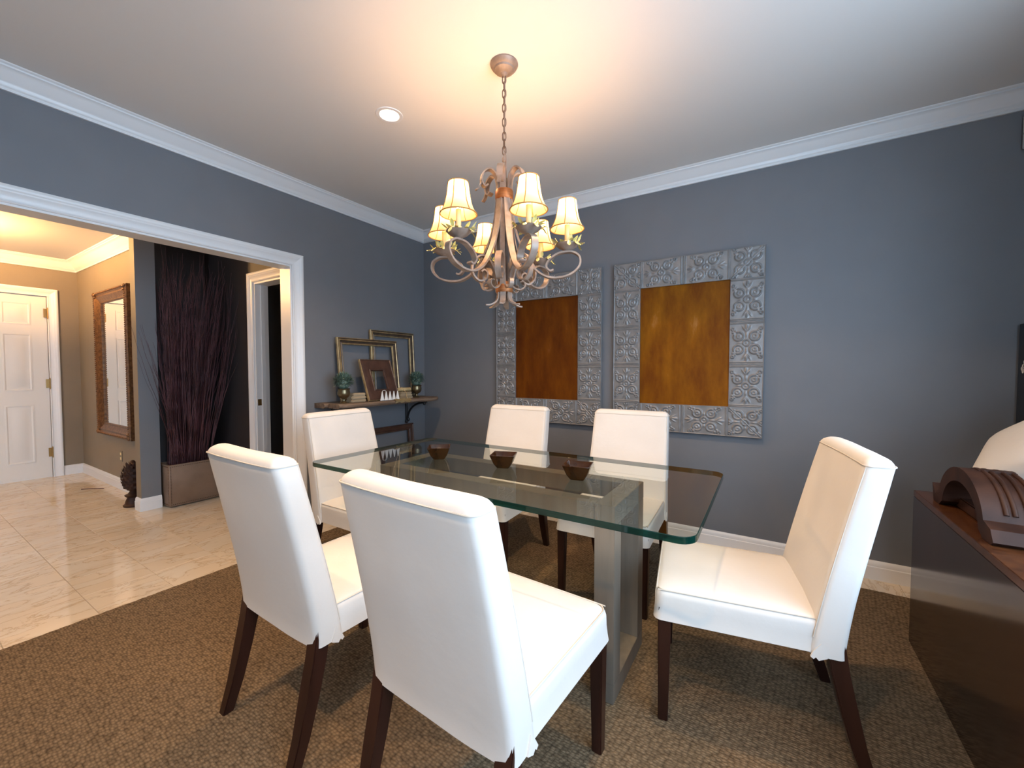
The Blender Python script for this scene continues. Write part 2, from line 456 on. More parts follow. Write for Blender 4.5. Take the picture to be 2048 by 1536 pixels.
# hall beyond the wide opening
HX, HY = -4.1, -1.80        # entry-door wall, mirror wall
HH = 2.60
PX = -1.63                  # face of the pilaster
DOORY0, DOORY1, DOORZ = -2.985, -2.062, 2.148
bm = B()
box(bm, HX - 0.14, HX, DOORY1, HY + 0.14, TZ - 0.02, HH + 0.1); box(bm, HX - 0.14, HX, DOORY0, DOORY1, DOORZ, HH + 0.1); box(bm, HX - 0.14, HX, -6.0, DOORY0, TZ - 0.02, HH + 0.1)
struct('wall_entry', bm, M_hallwall)
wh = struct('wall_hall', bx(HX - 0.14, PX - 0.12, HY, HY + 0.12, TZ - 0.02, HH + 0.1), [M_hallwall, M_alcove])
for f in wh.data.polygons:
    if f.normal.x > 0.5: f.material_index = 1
struct('wall_pilaster', bx(PX - 0.12, PX, -1.945, HY, TZ - 0.02, HH + 0.1), [M_hallwall, M_wall]).data
pw = bpy.data.objects['wall_pilaster'].data
for f in pw.polygons:
    if f.normal.x > 0.5: f.material_index = 1
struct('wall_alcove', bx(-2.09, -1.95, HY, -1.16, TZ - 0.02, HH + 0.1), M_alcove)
DX0, DX1, DZ = -0.943, -0.19, 2.10
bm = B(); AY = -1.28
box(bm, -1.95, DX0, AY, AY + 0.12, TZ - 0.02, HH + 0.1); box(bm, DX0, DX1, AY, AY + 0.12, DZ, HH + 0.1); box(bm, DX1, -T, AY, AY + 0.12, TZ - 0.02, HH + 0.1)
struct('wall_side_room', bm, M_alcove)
bm = B(); box(bm, -1.95, -T, 0.55, 0.67, TZ - 0.02, HH + 0.1); box(bm, -2.07, -1.95, AY + 0.12, 0.67, TZ - 0.02, HH + 0.1)
box(bm, -T, 0, 0.14, 0.67, TZ - 0.02, HH + 0.1)
struct('wall_closet', bm, M_wall)
struct('wall_hall_far', bx(HX - 0.14, -T, -6.14, -6.0, TZ - 0.02, HH + 0.1), M_hallwall)
struct('ceiling_hall', bx(HX - 0.14, -T, -6.1, 0.7, HH, HH + 0.08), M_ceil)

# ------------------------------------------------------------------ mouldings
CR = [(0, 0), (0, -0.104), (0.012, -0.104), (0.012, -0.090), (0.020, -0.084), (0.022, -0.074), (0.030, -0.066), (0.046, -0.050), (0.060, -0.030), (0.070, -0.022), (0.080, -0.018), (0.080, -0.010), (0.088, -0.008), (0.092, 0)]
tn = [0]
def trim(bm, m=M_trim):
    tn[0] += 1
    return struct('trim_%d' % tn[0], bm, m, smooth=50)
def crown(A, Bp, n, z, mA=1, mB=1, k=1.0):
    return trim(bar(B(), (A[0], A[1], z), (Bp[0], Bp[1], z), n, (0, 0, 1), [(s * k, t * k) for s, t in CR], mA, mB))
crown((0, 0), (0, YF), (1, 0, 0), HC)
crown((0, 0), (XR, 0), (0, -1, 0), HC)
crown((XR, 0), (XR, YF), (-1, 0, 0), HC)
crown((0, YF), (XR, YF), (0, 1, 0), HC)
crown((HX, HY), (PX - 0.12, HY), (0, -1, 0), HH, 1, 0, 1.2)
crown((HX, HY), (HX, -6.0), (1, 0, 0), HH, 1, 1, 1.2)
BBP = [(0, 0), (0.016, 0), (0.016, 0.078), (0.012, 0.082), (0.012, 0.098), (0.006, 0.112), (0, 0.116)]
bn = [0]
def baseb(name, A, Bp, n, mA=1, mB=1):
    o = struct(name, bar(B(), (A[0], A[1], TZ), (Bp[0], Bp[1], TZ), n, (0, 0, 1), BBP, mA, mB), M_trim); return o
baseb('baseboard_back', (0, 0), (XR, 0), (0, -1, 0))
baseb('baseboard_left', (0, 0), (0, -1.371), (1, 0, 0), 1, 0)
baseb('baseboard_right', (XR, 0), (XR, YF), (-1, 0, 0))
baseb('baseboard_hall', (HX, HY), (PX - 0.12, HY), (0, -1, 0))
baseb('baseboard_entry', (HX, HY), (HX, -1.972), (1, 0, 0), 1, 0)
baseb('baseboard_pilaster_side', (PX - 0.12, -1.945), (PX, -1.945), (0, -1, 0), 0, -1)
baseb('baseboard_pilaster', (PX, -1.945), (PX, HY), (1, 0, 0), -1, 0)
baseb('baseboard_alcove', (-1.95, HY + 0.12), (-1.95, AY), (1, 0, 0), 0, 1)
baseb('baseboard_side_room', (-1.95, AY), (DX0 - 0.087, AY), (0, -1, 0), 1, 0)
# casing profile: s from the opening outwards, t proud of the wall
CP = [(0, 0), (0, 0.012), (0.006, 0.016), (0.012, 0.012), (0.018, 0.012), (0.050, 0.017), (0.054, 0.021), (0.062, 0.021), (0.066, 0.025), (0.080, 0.026), (0.087, 0.022), (0.087, 0)]
trim(bar(B(), (0, OPY1, TZ), (0, OPY1, OPZ), (0, 1, 0), (1, 0, 0), CP, 0, -1))
trim(bar(B(), (0, OPY0, OPZ), (0, OPY1, OPZ), (0, 0, 1), (1, 0, 0), CP, -1, -1))
trim(bar(B(), (0, OPY0, TZ), (0, OPY0, OPZ), (0, -1, 0), (1, 0, 0), CP, 0, -1))
trim(bar(B(), (-T, OPY1, TZ), (-T, OPY1, OPZ), (0, 1, 0), (-1, 0, 0), CP, 0, -1))
trim(bar(B(), (-T, OPY0, OPZ), (-T, OPY1, OPZ), (0, 0, 1), (-1, 0, 0), CP, -1, -1))
# jamb lining of the opening
trim(bx(-T, 0.0, OPY1 - 0.012, OPY1, TZ, OPZ)); trim(bx(-T, 0.0, OPY0, OPY1 - 0.012, OPZ - 0.012, OPZ)); trim(bx(-T, 0.0, OPY0, OPY0 + 0.012, TZ, OPZ - 0.012))
# side-room doorway casing and jamb with strike plate
trim(bar(B(), (DX0, AY, TZ), (DX0, AY, DZ), (-1, 0, 0), (0, -1, 0), CP, 0, -1))
trim(bar(B(), (DX0, AY, DZ), (DX1 + 0.04, AY, DZ), (0, 0, 1), (0, -1, 0), CP, -1, 0))
jl = trim(bx(DX0, DX0 + 0.018, AY, AY + 0.12, TZ, DZ)); trim(bx(DX0 + 0.018, DX1, AY, AY + 0.12, DZ - 0.018, DZ)); trim(bx(DX0 + 0.018, DX0 + 0.030, AY + 0.05, AY + 0.085, TZ, DZ - 0.018))
obj('strike_plate', bx(DX0 + 0.018, DX0 + 0.0195, AY + 0.008, AY + 0.042, 0.94, 1.00, 0.0005), M_brasshinge, jl)
# entry door casing
trim(bar(B(), (HX, DOORY1, TZ), (HX, DOORY1, DOORZ), (0, 1, 0), (1, 0, 0), CP, 0, -1))
trim(bar(B(), (HX, DOORY0, DOORZ), (HX, DOORY1, DOORZ), (0, 0, 1), (1, 0, 0), CP, -1, -1))
trim(bar(B(), (HX, DOORY0, TZ), (HX, DOORY0, DOORZ), (0, -1, 0), (1, 0, 0), CP, 0, -1))
# entry door leaf with six raised panels and three hinges
dx = HX - 0.022
door = struct('door_1', bx(dx - 0.05, dx, DOORY0 + 0.002, DOORY1 - 0.002, TZ - 0.001, DOORZ - 0.004), M_door)
for (ya, yb) in ((-2.400, -2.203), (-2.845, -2.648)):
    for (za, zb) in ((1.812, 2.045), (1.045, 1.685), (0.20, 0.86)):
        bm = B()
        rr = lambda e, x: [(x, ya + e, za + e), (x, yb - e, za + e), (x, yb - e, zb - e), (x, ya + e, zb - e)]
        loft(bm, [rr(-0.012, dx - 0.004), rr(-0.012, dx + 0.005), rr(0.0, dx + 0.007), rr(0.010, dx + 0.0015), rr(0.028, dx + 0.0015), rr(0.052, dx + 0.010)], True, True)
        obj('door_panel', bm, M_door, door, 20)
for z in (1.95, 1.116, 0.293):
    bm = B(); lathe(bm, [(0.0065, -0.055), (0.0065, 0.055)], (HX + 0.012, DOORY1 + 0.001, z), 10)
    lathe(bm, [(0.004, -0.066), (0.006, -0.060), (0.004, -0.055)], (HX + 0.012, DOORY1 + 0.001, z), 10); lathe(bm, [(0.004, 0.055), (0.006, 0.060), (0.004, 0.066)], (HX + 0.012, DOORY1 + 0.001, z), 10)
    box(bm, HX - 0.006, HX + 0.004, DOORY1 - 0.030, DOORY1, z - 0.052, z + 0.052)
    obj('hinge', bm, M_brasshinge, door)

# windows (behind and to the right of the camera)
def window(name, axis, pos, a0, a1, z0, z1, cols, inward):
    bm = B(); w = 0.05
    root = None
    def b(bm, p0, p1, q0, q1, d0, d1):
        if axis == 'x': box(bm, pos + d0, pos + d1, p0, p1, q0, q1)
        else: box(bm, p0, p1, pos + d0, pos + d1, q0, q1)
    b(bm, a0, a0 + w, z0, z1, 0.03, 0.09); b(bm, a1 - w, a1, z0, z1, 0.03, 0.09); b(bm, a0 + w, a1 - w, z0, z0 + w, 0.03, 0.09); b(bm, a0 + w, a1 - w, z1 - w, z1, 0.03, 0.09)
    for k in range(1, cols):
        c = a0 + (a1 - a0) * k / cols; b(bm, c - 0.02, c + 0.02, z0 + w, z1 - w, 0.03, 0.09)
    root = struct(name, bm, M_trim)
    for k in range(cols):
        c0 = a0 + (a1 - a0) * k / cols + (w if k == 0 else 0.02); c1 = a0 + (a1 - a0) * (k + 1) / cols - (w if k == cols - 1 else 0.02)
        bm = B(); b(bm, c0, c1, z0 + w, z1 - w, 0.058, 0.064); obj('pane', bm, M_pane, root)
window('window_1', 'x', XR, *WIN_R, 2, -1)
window('window_2', 'y', YF - 0.14, *WIN_F, 2, 1)

# ------------------------------------------------------------------ rug
def make_rug():
    bm = B(); x0, x1, y0, y1 = 0.225, 4.12, -4.5, -0.188
    per = []
    def side(a, b, n, fx):
        for i in range(n):
            t = i / n; per.append(fx(a + (b - a) * t))
    j = lambda s=0.003: random.uniform(-s, s)
    side(x0, x1, 240, lambda x: (x, y0 + j())); side(y0, y1, 330, lambda y: (x1 + j(), y)); side(x1, x0, 240, lambda x: (x, y1 + j())); side(y1, y0, 330, lambda y: (x0 + j(), y))
    cx, cy = (x0 + x1) / 2, (y0 + y1) / 2
    def ins(p, e): return (p[0] + (e if p[0] < cx - 1.9 else (-e if p[0] > cx + 1.9 else 0)), p[1] + (e if p[1] < cy - 2.1 else (-e if p[1] > cy + 2.1 else 0)))
    loft(bm, [[(*p, TZ) for p in per], [(*p, -0.003) for p in per], [(*ins(p, 0.005), 0) for p in per]], True, True)
    return tag(obj('area_rug', bm, M_rug, None, 30), 'large brown looped-pile rug laid over the marble under the dining set', 'rug')
make_rug()

# ------------------------------------------------------------------ dining table
tb = thing('dining_table', 'rectangular clear glass dining table on an open bronze metal base', 'table', (2.055, -1.588, 0))
BX0, BX1, BY0, BY1, BZ = 1.406, 2.704, -1.796, -1.380, 0.765
LW = 0.080
for (xa, xb) in ((BX0, BX0 + LW), (BX1 - LW, BX1)):
    for (ya, yb) in ((BY0, BY0 + LW), (BY1 - LW, BY1)):
        obj('leg', bx(xa, xb, ya, yb, 0.076, BZ - 0.076, 0.0015), M_base, tb)
    obj('foot_rail', bx(xa, xb, BY0, BY1, 0, 0.076, 0.0015), M_base, tb)
    obj('end_rail', bx(xa, xb, BY0, BY1, BZ - 0.076, BZ, 0.0015), M_base, tb)
for (ya, yb) in ((BY0, BY0 + LW), (BY1 - LW, BY1)):
    obj('long_rail', bx(BX0 + LW, BX1 - LW, ya, yb, BZ - 0.076, BZ, 0.0015), M_base, tb)
bm = B(); GX0, GX1, GY0, GY1, GZ = 1.10, 3.012, -2.018, -1.092, 0.765
ring = rrect(GX1 - GX0, GY1 - GY0, 0.055, 8, (GX0 + GX1) / 2, (GY0 + GY1) / 2)
ri = rrect(GX1 - GX0 - 0.004, GY1 - GY0 - 0.004, 0.053, 8, (GX0 + GX1) / 2, (GY0 + GY1) / 2)
loft(bm, [[(*p, GZ) for p in ri], [(*p, GZ + 0.002) for p in ring], [(*p, GZ + 0.021) for p in ring], [(*p, GZ + 0.023) for p in ri]], True, True)
for f in bm.faces:
    if len(f.verts) == 4: f.material_index = 1
obj('glass_top', bm, [M_glass, M_edge], tb, 25, label='clear glass top with green polished edge and rounded corners')

# ------------------------------------------------------------------ bowls
def make_bowl():
    bm = B(); h = 0.058
    def sqr(w, z, conc=0.0, r=0.006):
        pts = rrect(w, w, r, 3); out = []
        for x, y in pts: out.append((x, y, z))
        return out
    prof = [(0.058, 0), (0.064, 0.003), (0.090, 0.024), (0.112, 0.046), (0.122, 0.0565), (0.121, 0.058), (0.115, 0.058), (0.105, 0.046), (0.082, 0.024), (0.056, 0.008)]
    loft(bm, [sqr(w, z) for w, z in prof], True, True)
    # corners rise a little above the sides
    for v in bm.verts:
        if v.co.z > 0.04: v.co.z += 0.010 * min(1, (abs(v.co.x * v.co.y) / 0.0030)) ** 2 * (v.co.z / 0.058)
    return bm
for (x, y, a, lab) in ((1.640, -1.585, 38, 'square brown glazed bowl at the far left end of the glass table'), (2.055, -1.565, 22, 'square brown glazed bowl in the middle of the glass table'), (2.462, -1.575, 12, 'square brown glazed bowl nearest the right end of the glass table')):
    o = obj('square_bowl', make_bowl(), M_bowl, None, 30, world=False)
    o.location = (x, y, 0.788); o.rotation_euler = (0, 0, radians(a)); tag(o, lab, 'bowl', 'brown bowls on the table')

# ------------------------------------------------------------------ chairs
def make_chair():
    root = thing('dining_chair', '', 'chair', (0, 0, 0), 0, 'white slipcovered chairs around the table')
    W, Wt, H, zs, zk, yf = 0.508, 0.470, 1.012, 0.488, 0.378, 0.322
    # seat: rounded box with skirt
    bm = B(); yb = -0.205
    def ring(z, e, r, wf=1.0):
        pts = rrect(W - 2 * e, yf - yb - 2 * e, r, 5, 0, (yf + yb) / 2)
        # split the long sides for soft shape
        out = []
        for (x, y) in pts:
            k = (y - yb) / (yf - yb); out.append((x * (0.965 + 0.035 * k), y, z))
        return out
    levels = [(zk, -0.004, 0.03), (0.395, -0.002, 0.03), (0.43, 0, 0.032), (0.462, 0.0, 0.034), (0.476, 0.003, 0.036), (0.484, 0.010, 0.04), (0.489, 0.024, 0.045), (0.493, 0.06, 0.05), (0.496, 0.13, 0.05), (0.497, 0.2, 0.03)]
    loft(bm, [ring(z, e, r) for z, e, r in levels], True, True)
    for v in bm.verts:
        p = v.co
        nv = noise.noise_vector(Vector((p.x * 9, p.y * 9, p.z * 9)))
        v.co += nv * 0.0022
    seat = obj('seat', bm, M_fabric, root, 60, world=False)
    loop = smooth_path([(x, y, 0.4835) for x, y, z in ring(0, 0.007, 0.038)] + [ring(0, 0.007, 0.038)[0][:2] + (0.4835,)], 2)
    obj('piping', tube(B(), loop[:-1], 0.0024, 6, closed=True), M_seam, seat, 60, world=False)
    # backrest: lofted slab, leaning and slightly curved
    bm = B(); rings = []; NL = 22
    def lev(t):
        z = 0.374 + (H - 0.374) * t
        yr = -0.249 - 0.119 * (max(0, (z - 0.40)) / (H - 0.40)) ** 1.18
        th = 0.098 - 0.018 * t
        w = W + 0.006 - (W - Wt) * t
        return z, yr, th, w
    def bring(t, e=0.0, dz=0.0):
        z, yr, th, w = lev(t); n = 9
        pts = rrect(w - 2 * e, th - 2 * e, min(0.022, (th - 2 * e) / 2 - 0.002), 4, 0, yr + th / 2)
        out = []
        for x, y in pts:
            bow = 0.012 * (1 - (2 * x / w) ** 2)     # gently dished back
            out.append((x, y - bow * 0.6 + 0.004, z + dz))
        return out
    # dense rings so that the broad faces carry wrinkles
    def densify(r):
        out = []
        n = len(r)
        for i in range(n):
            a = Vector(r[i]); b_ = Vector(r[(i + 1) % n]); m = max(1, int((b_ - a).length / 0.03))
            for k in range(m): out.append(a.lerp(b_, k / m))
        return out
    base_counts = None
    def dens(r, cnt):
        out = []; n = len(r)
        for i in range(n):
            a = Vector(r[i]); b_ = Vector(r[(i + 1) % n])
            for k in range(cnt[i]): out.append(a.lerp(b_, k / cnt[i]))
        return out
    r0 = bring(0); cnt = [max(1, int((Vector(r0[(i + 1) % len(r0)]) - Vector(r0[i])).length / 0.03)) for i in range(len(r0))]
    for i in range(NL + 1):
        t = i / NL * 0.957
        rings.append(dens(bring(t), cnt))
    for e, dz in ((0.0025, 0.009), (0.008, 0.0175), (0.016, 0.0235), (0.025, 0.0265), (0.033, 0.0275)):
        rings.append(dens(bring(0.957, e, dz), cnt))
    def bowed(r):
        return [(p.x, p.y - 0.008 * (1 - (2 * p.x / W) ** 2), p.z) for p in r]
    loft(bm, [bowed(r) for r in rings], True, True)
    for v in bm.verts:
        p = v.co
        a = 0.0030 if p.z < 0.95 else 0.0016
        v.co += noise.noise_vector(Vector((p.x * 7 + 3, p.y * 7, p.z * 5))) * a
    back = obj('backrest', bm, M_fabric, root, 60, world=False)
    top = [Vector(q) for q in bowed(rings[NL])]
    obj('piping', tube(B(), [(p.x * 1.004, p.y + (-0.0015 if p.y < -0.32 else 0.0), p.z + 0.001) for p in top], 0.0022, 6, closed=True), M_seam, back, 60, world=False)
    for s in (-1, 1):
        side = []
        for i in range(2, NL + 1):
            r = [Vector(q) for q in bowed(rings[i])]; c = max(r, key=lambda q: q.x * s + q.y * 1.0)
            side.append((c.x, c.y, c.z))
        obj('piping', tube(B(), side, 0.0022, 6), M_seam, back, 60, world=False)
        # loose skirt flap where the back cover overlaps the seat cover
        bm = B(); x = s * (W / 2 + 0.003)
        q = [(-0.178, 0.415), (-0.158, 0.388), (-0.150, 0.370), (-0.158, 0.364), (-0.164, 0.371), (-0.172, 0.362), (-0.195, 0.374)]
        loft(bm, [[(x - s * 0.003, y, z) for y, z in q], [(x + s * (0.004 if z < 0.38 else 0.0012), y, z) for y, z in q]], True, True)
        obj('skirt_flap', bm, M_fabric, seat, 40, world=False)
    # legs
    for s in (-1, 1):
        def leg(path):
            bm = B(); rings = []
            for (x, y, z, w) in path:
                rings.append([(x + dx_ * w / 2, y + dy_ * w / 2, z) for dx_, dy_ in ((1, 1), (-1, 1), (-1, -1), (1, -1))])
            loft(bm, rings, True, True); bmesh.ops.bevel(bm, geom=[e for e in bm.edges if abs(e.verts[0].co.z - e.verts[1].co.z) > 0.02], offset=0.003, segments=2, affect='EDGES')
            return bm
        obj('leg', leg([(s * 0.230, yf - 0.034, 0.0, 0.034), (s * 0.228, yf - 0.036, 0.42, 0.046)]), M_darkwood, root, 40, world=False)
        P = [(s * 0.226, -0.318, 0.0, 0.036), (s * 0.226, -0.286, 0.10, 0.042), (s * 0.226, -0.256, 0.22, 0.047), (s * 0.226, -0.232, 0.33, 0.050), (s * 0.226, -0.215, 0.44, 0.050)]
        obj('leg', leg(P), M_darkwood, root, 40, world=False)
    return root
chairs = (
    (2.474, -2.275, -3.1, 'white slipcovered dining chair closest to the camera, back turned, centre foreground'),
    (1.715, -2.277, -1.2, 'white slipcovered dining chair with its back turned, nearest the marble floor'),
    (1.099, -1.599, -88.4, 'white slipcovered dining chair at the far left head of the table, below the shelf'),
    (1.612, -0.972, 181.7, 'white slipcovered dining chair on the far side, in front of the left copper panel'),
    (2.422, -0.887, 181.7, 'white slipcovered dining chair on the far side, in front of the right copper panel'),
    (3.124, -1.475, 99.0, 'white slipcovered dining chair at the right head of the table, beside the sideboard'))
c0 = make_chair()
for i, (x, y, a, lab) in enumerate(chairs):
    c = c0 if i == 0 else copy_tree(c0)
    c.location = (x, y, 0); c.rotation_euler = (0, 0, radians(a)); c['label'] = lab

# ------------------------------------------------------------------ chandelier
CX, CY = 2.082, -1.60
ch = thing('chandelier', 'six-arm scrolled iron chandelier with cream bell shades above the glass table', 'chandelier', (CX, CY, 1.585))
def pol(r, z, a): return Vector((CX + r * cos(a), CY + r * sin(a), z))
def ribbon(bm, pts, w, t, a, taper=None):
    P = smooth_path([(r, 0, z) for r, z in pts], 7); N = len(P); rings = []
    et = Vector((-sin(a), cos(a), 0)); er = Vector((cos(a), sin(a), 0))
    for i, p in enumerate(P):
        tg = (P[min(i + 1, N - 1)] - P[max(i - 1, 0)]).normalized(); nn = Vector((-tg.z, 0, tg.x))
        ww = w * (taper(i / (N - 1)) if taper else 1)
        c = Vector((CX, CY, 0)) + er * p.x + Vector((0, 0, p.z)); nv = er * nn.x + Vector((0, 0, nn.z))
        rings.append([tuple(c + et * ww / 2 * sx + nv * t / 2 * sy) for sx, sy in ((1, 1), (-1, 1), (-1, -1), (1, -1))])
    return loft(bm, rings, True, True)
bm = lathe(B(), [(0.0, HC), (0.066, HC), (0.067, HC - 0.006), (0.060, HC - 0.018), (0.050, HC - 0.024), (0.047, HC - 0.032), (0.030, HC - 0.042), (0.018, HC - 0.046), (0.014, HC - 0.052), (0.006, HC - 0.058), (0.0, HC - 0.058)], (CX, CY, 0), 28)
obj('canopy', bm, M_iron, ch)
# chain
zl = HC - 0.050; k = 0
while zl > 2.345:
    bm = B(); pts = []
    for i in range(20):
        a = 2 * pi * i / 20; lx, lz = 0.0085 * cos(a), 0.0165 * sin(a) + (0.0055 if sin(a) > 0 else -0.0055)
        pts.append((lx, 0, lz) if k % 2 == 0 else (0, lx, lz))
    rot = Matrix.Rotation(radians(20), 3, 'Z')
    tube(bm, [Vector((CX, CY, zl - 0.022)) + rot @ Vector(p) for p in pts], 0.0024, 6, closed=True)
    obj('chain_link', bm, M_chain, ch); zl -= 0.0335; k += 1
bm = lathe(B(), [(0.006, 1.66), (0.006, 2.28), (0.010, 2.285), (0.010, 2.30), (0.004, 2.31), (0.004, 2.325)], (CX, CY, 0), 12)
obj('stem', bm, M_iron, ch)
bm = tube(B(), smooth_path([(CX + 0.004, CY, 2.69), (CX + 0.007, CY - 0.005, 2.5), (CX - 0.006, CY + 0.004, 2.36), (CX + 0.010, CY, 2.30), (CX + 0.009, CY, 2.14)], 8), 0.0028, 6)
obj('cord', bm, M_iron, ch)
obj('copper_band', lathe(B(), [(0.040, 2.098), (0.043, 2.102), (0.0445, 2.12), (0.044, 2.140), (0.041, 2.146)], (CX, CY, 0), 28), M_copper, ch)
obj('copper_band', lathe(B(), [(0.038, 1.655), (0.041, 1.66), (0.042, 1.68), (0.041, 1.702), (0.038, 1.706)], (CX, CY, 0), 28), M_copper, ch)
A0 = 4.587
ARM = [(0.034, 2.13), (0.040, 2.05), (0.058, 1.95), (0.090, 1.86), (0.140, 1.775), (0.200, 1.728), (0.262, 1.718), (0.325, 1.735), (0.362, 1.772), (0.362, 1.812), (0.335, 1.834), (0.303, 1.838), (0.262, 1.832), (0.222, 1.806), (0.205, 1.775), (0.222, 1.752), (0.240, 1.756)]
TOP = [(0.036, 2.135), (0.034, 2.17), (0.045, 2.215), (0.075, 2.235), (0.105, 2.215), (0.115, 2.175), (0.100, 2.150), (0.084, 2.160)]
TAIL = [(0.112, 2.19), (0.116, 2.165), (0.128, 2.14), (0.142, 2.128)]
STRAP = [(0.030, 2.11), (0.040, 2.0), (0.046, 1.88), (0.038, 1.76), (0.033, 1.66)]
LOW = [(0.034, 1.672), (0.050, 1.75), (0.082, 1.81), (0.122, 1.822), (0.156, 1.790), (0.160, 1.738), (0.130, 1.704), (0.096, 1.714), (0.088, 1.742), (0.104, 1.756), (0.118, 1.746)]
LOW2 = [(0.036, 1.690), (0.060, 1.672), (0.085, 1.668), (0.104, 1.684), (0.098, 1.704), (0.080, 1.704)]
FIN = [(0.033, 1.665), (0.032, 1.635), (0.044, 1.610), (0.072, 1.594), (0.094, 1.592)]
def shade_mesh(c):
    bm = B(); n = 36
    prof = [(0.079, 0.0), (0.0725, 0.010), (0.0640, 0.026), (0.0565, 0.046), (0.0510, 0.070), (0.0470, 0.096), (0.0440, 0.118), (0.0420, 0.135)]
    rings = [[(c.x + r * cos(2 * pi * i / n), c.y + r * sin(2 * pi * i / n), c.z + z) for i in range(n)] for r, z in prof]
    loft(bm, rings, False, False); return bm, prof
for k in range(6):
    a = A0 + k * pi / 3
    arm = obj('arm', ribbon(B(), ARM, 0.030, 0.0085, a), M_iron, ch, 30)
    c = pol(0.303, 0, a)
    obj('drip_cup', lathe(B(), [(0.0, 1.838), (0.010, 1.840), (0.020, 1.848), (0.040, 1.858), (0.053, 1.870), (0.055, 1.874), (0.050, 1.872), (0.030, 1.862), (0.0, 1.858)], (c.x, c.y, 0), 24), M_iron, arm)
    obj('candle_sleeve', lathe(B(), [(0.0, 1.86), (0.0115, 1.861), (0.0115, 1.965), (0.009, 1.968), (0.0, 1.968)], (c.x, c.y, 0), 14), M_candle, arm)
    obj('bulb', lathe(B(), [(0.0, 1.968), (0.007, 1.970), (0.013, 1.985), (0.012, 2.0), (0.006, 2.018), (0.0, 2.028)], (c.x, c.y, 0), 14), M_bulb, arm)
    bm, prof = shade_mesh(Vector((c.x, c.y, 1.945))); obj('shade', bm, M_shade, arm, 80)
    bm = B(); n = 36
    for (r, z, tt) in ((0.0792, 1.946, 0.0027), (0.0422, 2.079, 0.0021)):
        tube(bm, [(c.x + r * cos(2 * pi * i / n), c.y + r * sin(2 * pi * i / n), z) for i in range(n)], tt, 6, closed=True)
    for j in range(6):
        b_ = a + 0.4 + j * pi / 3; tube(bm, [(c.x + (r + 0.0005) * cos(b_), c.y + (r + 0.0005) * sin(b_), 1.945 + z) for r, z in prof], 0.0023, 5)
    for j in range(3):   # wire spider that carries the shade
        b_ = a + j * 2 * pi / 3; tube(bm, [(c.x + 0.008 * cos(b_), c.y + 0.008 * sin(b_), 2.028), (c.x + 0.041 * cos(b_), c.y + 0.041 * sin(b_), 2.078)], 0.001, 4)
    obj('shade_braid', bm, M_shadetrim, arm)
    # wreath of leaves around the candle
    bm = B(); rnd = random.Random(k)
    for j in range(30):
        b_ = 2 * pi * j / 9.3 + rnd.uniform(-0.3, 0.3); r0 = rnd.uniform(0.022, 0.056); L = rnd.uniform(0.028, 0.044); el = rnd.uniform(-0.2, 1.1)
        if j > 24: el = rnd.uniform(-1.0, -0.4); r0 = 0.056
        p0 = Vector((c.x + r0 * cos(b_), c.y + r0 * sin(b_), 1.876)); d = Vector((cos(b_) * cos(el), sin(b_) * cos(el), sin(el))); s_ = Vector((-sin(b_), cos(b_), 0)); up = d.cross(s_)
        rings = [[tuple(p0 + d * L * t + s_ * w + up * (0.0015 if w == 0 else 0)) for w in (-ww, 0, ww)] for t, ww in ((0, 0.0015), (0.25, 0.0075), (0.55, 0.0095), (0.8, 0.0065), (1.0, 0.0008))]
        loft(bm, rings, False, False, closed=False)
    tube(bm, [(c.x + (0.042 + 0.004 * sin(5 * i)) * cos(2 * pi * i / 24), c.y + (0.042 + 0.004 * sin(5 * i)) * sin(2 * pi * i / 24), 1.876 + 0.002 * sin(3 * i)) for i in range(24)], 0.0018, 5, closed=True)
    obj('leaf_wreath', bm, M_leaf, arm)
    at = a + pi / 6
    obj('top_scroll', ribbon(ribbon(B(), TOP, 0.029, 0.0075, at), TAIL, 0.018, 0.006, at), M_iron, ch, 30)
    obj('strap', ribbon(B(), STRAP, 0.024, 0.006, at), M_iron, ch, 30)
    obj('lower_scroll', ribbon(B(), LOW, 0.028, 0.0075, at), M_iron, ch, 30)
    obj('lower_curl', ribbon(B(), LOW2, 0.020, 0.006, a), M_iron, ch, 30)
    obj('finial_leaf', ribbon(B(), FIN, 0.027, 0.007, at, lambda t: 1.0 if t < 0.6 else 1.0 - (t - 0.6) * 1.6), M_iron, ch, 30)
    l = bpy.data.lights.new('candle_bulb_light', 'POINT'); l.energy = CHANDELIER_W; l.color = WARM; l.shadow_soft_size = 0.02
    lo = bpy.data.objects.new('candle_bulb_light', l); COL.objects.link(lo); lo.location = (c.x, c.y, 2.045)

# ------------------------------------------------------------------ recessed ceiling lamp
def downlight(x, y, label):
    rl = thing('recessed_ceiling_light', label, 'ceiling light', (x, y, HC), 0, 'recessed ceiling lights')
    bm = B(); n = 36
    prof = [(0.057, HC + 0.05), (0.052, HC + 0.0), (0.056, HC - 0.004), (0.074, HC - 0.004), (0.076, HC), (0.058, HC + 0.002), (0.060, HC + 0.05)]
    R = [[(x + r * cos(2 * pi * i / n), y + r * sin(2 * pi * i / n), z) for i in range(n)] for r, z in prof]
    loft(bm, R + [R[0]], False, False); bmesh.ops.remove_doubles(bm, verts=bm.verts, dist=1e-6); obj('trim_ring', bm, M_trim, rl)
    obj('lens', lathe(B(), [(0.0, HC + 0.004), (0.030, HC + 0.006), (0.046, HC + 0.010), (0.050, HC + 0.018), (0.0, HC + 0.026)], (x, y, 0), 32), M_lampglow, rl)
    l = bpy.data.lights.new('downlight_lamp', 'SPOT'); l.energy = DOWNLIGHT_W; l.color = (1.0, 0.64, 0.34); l.spot_size = radians(130); l.spot_blend = 0.8; l.shadow_soft_size = 0.045
    lo = bpy.data.objects.new('downlight_lamp', l); COL.objects.link(lo); lo.location = (x, y, HC - 0.006)
downlight(*DL, 'small round recessed downlight in the ceiling left of the chandelier')
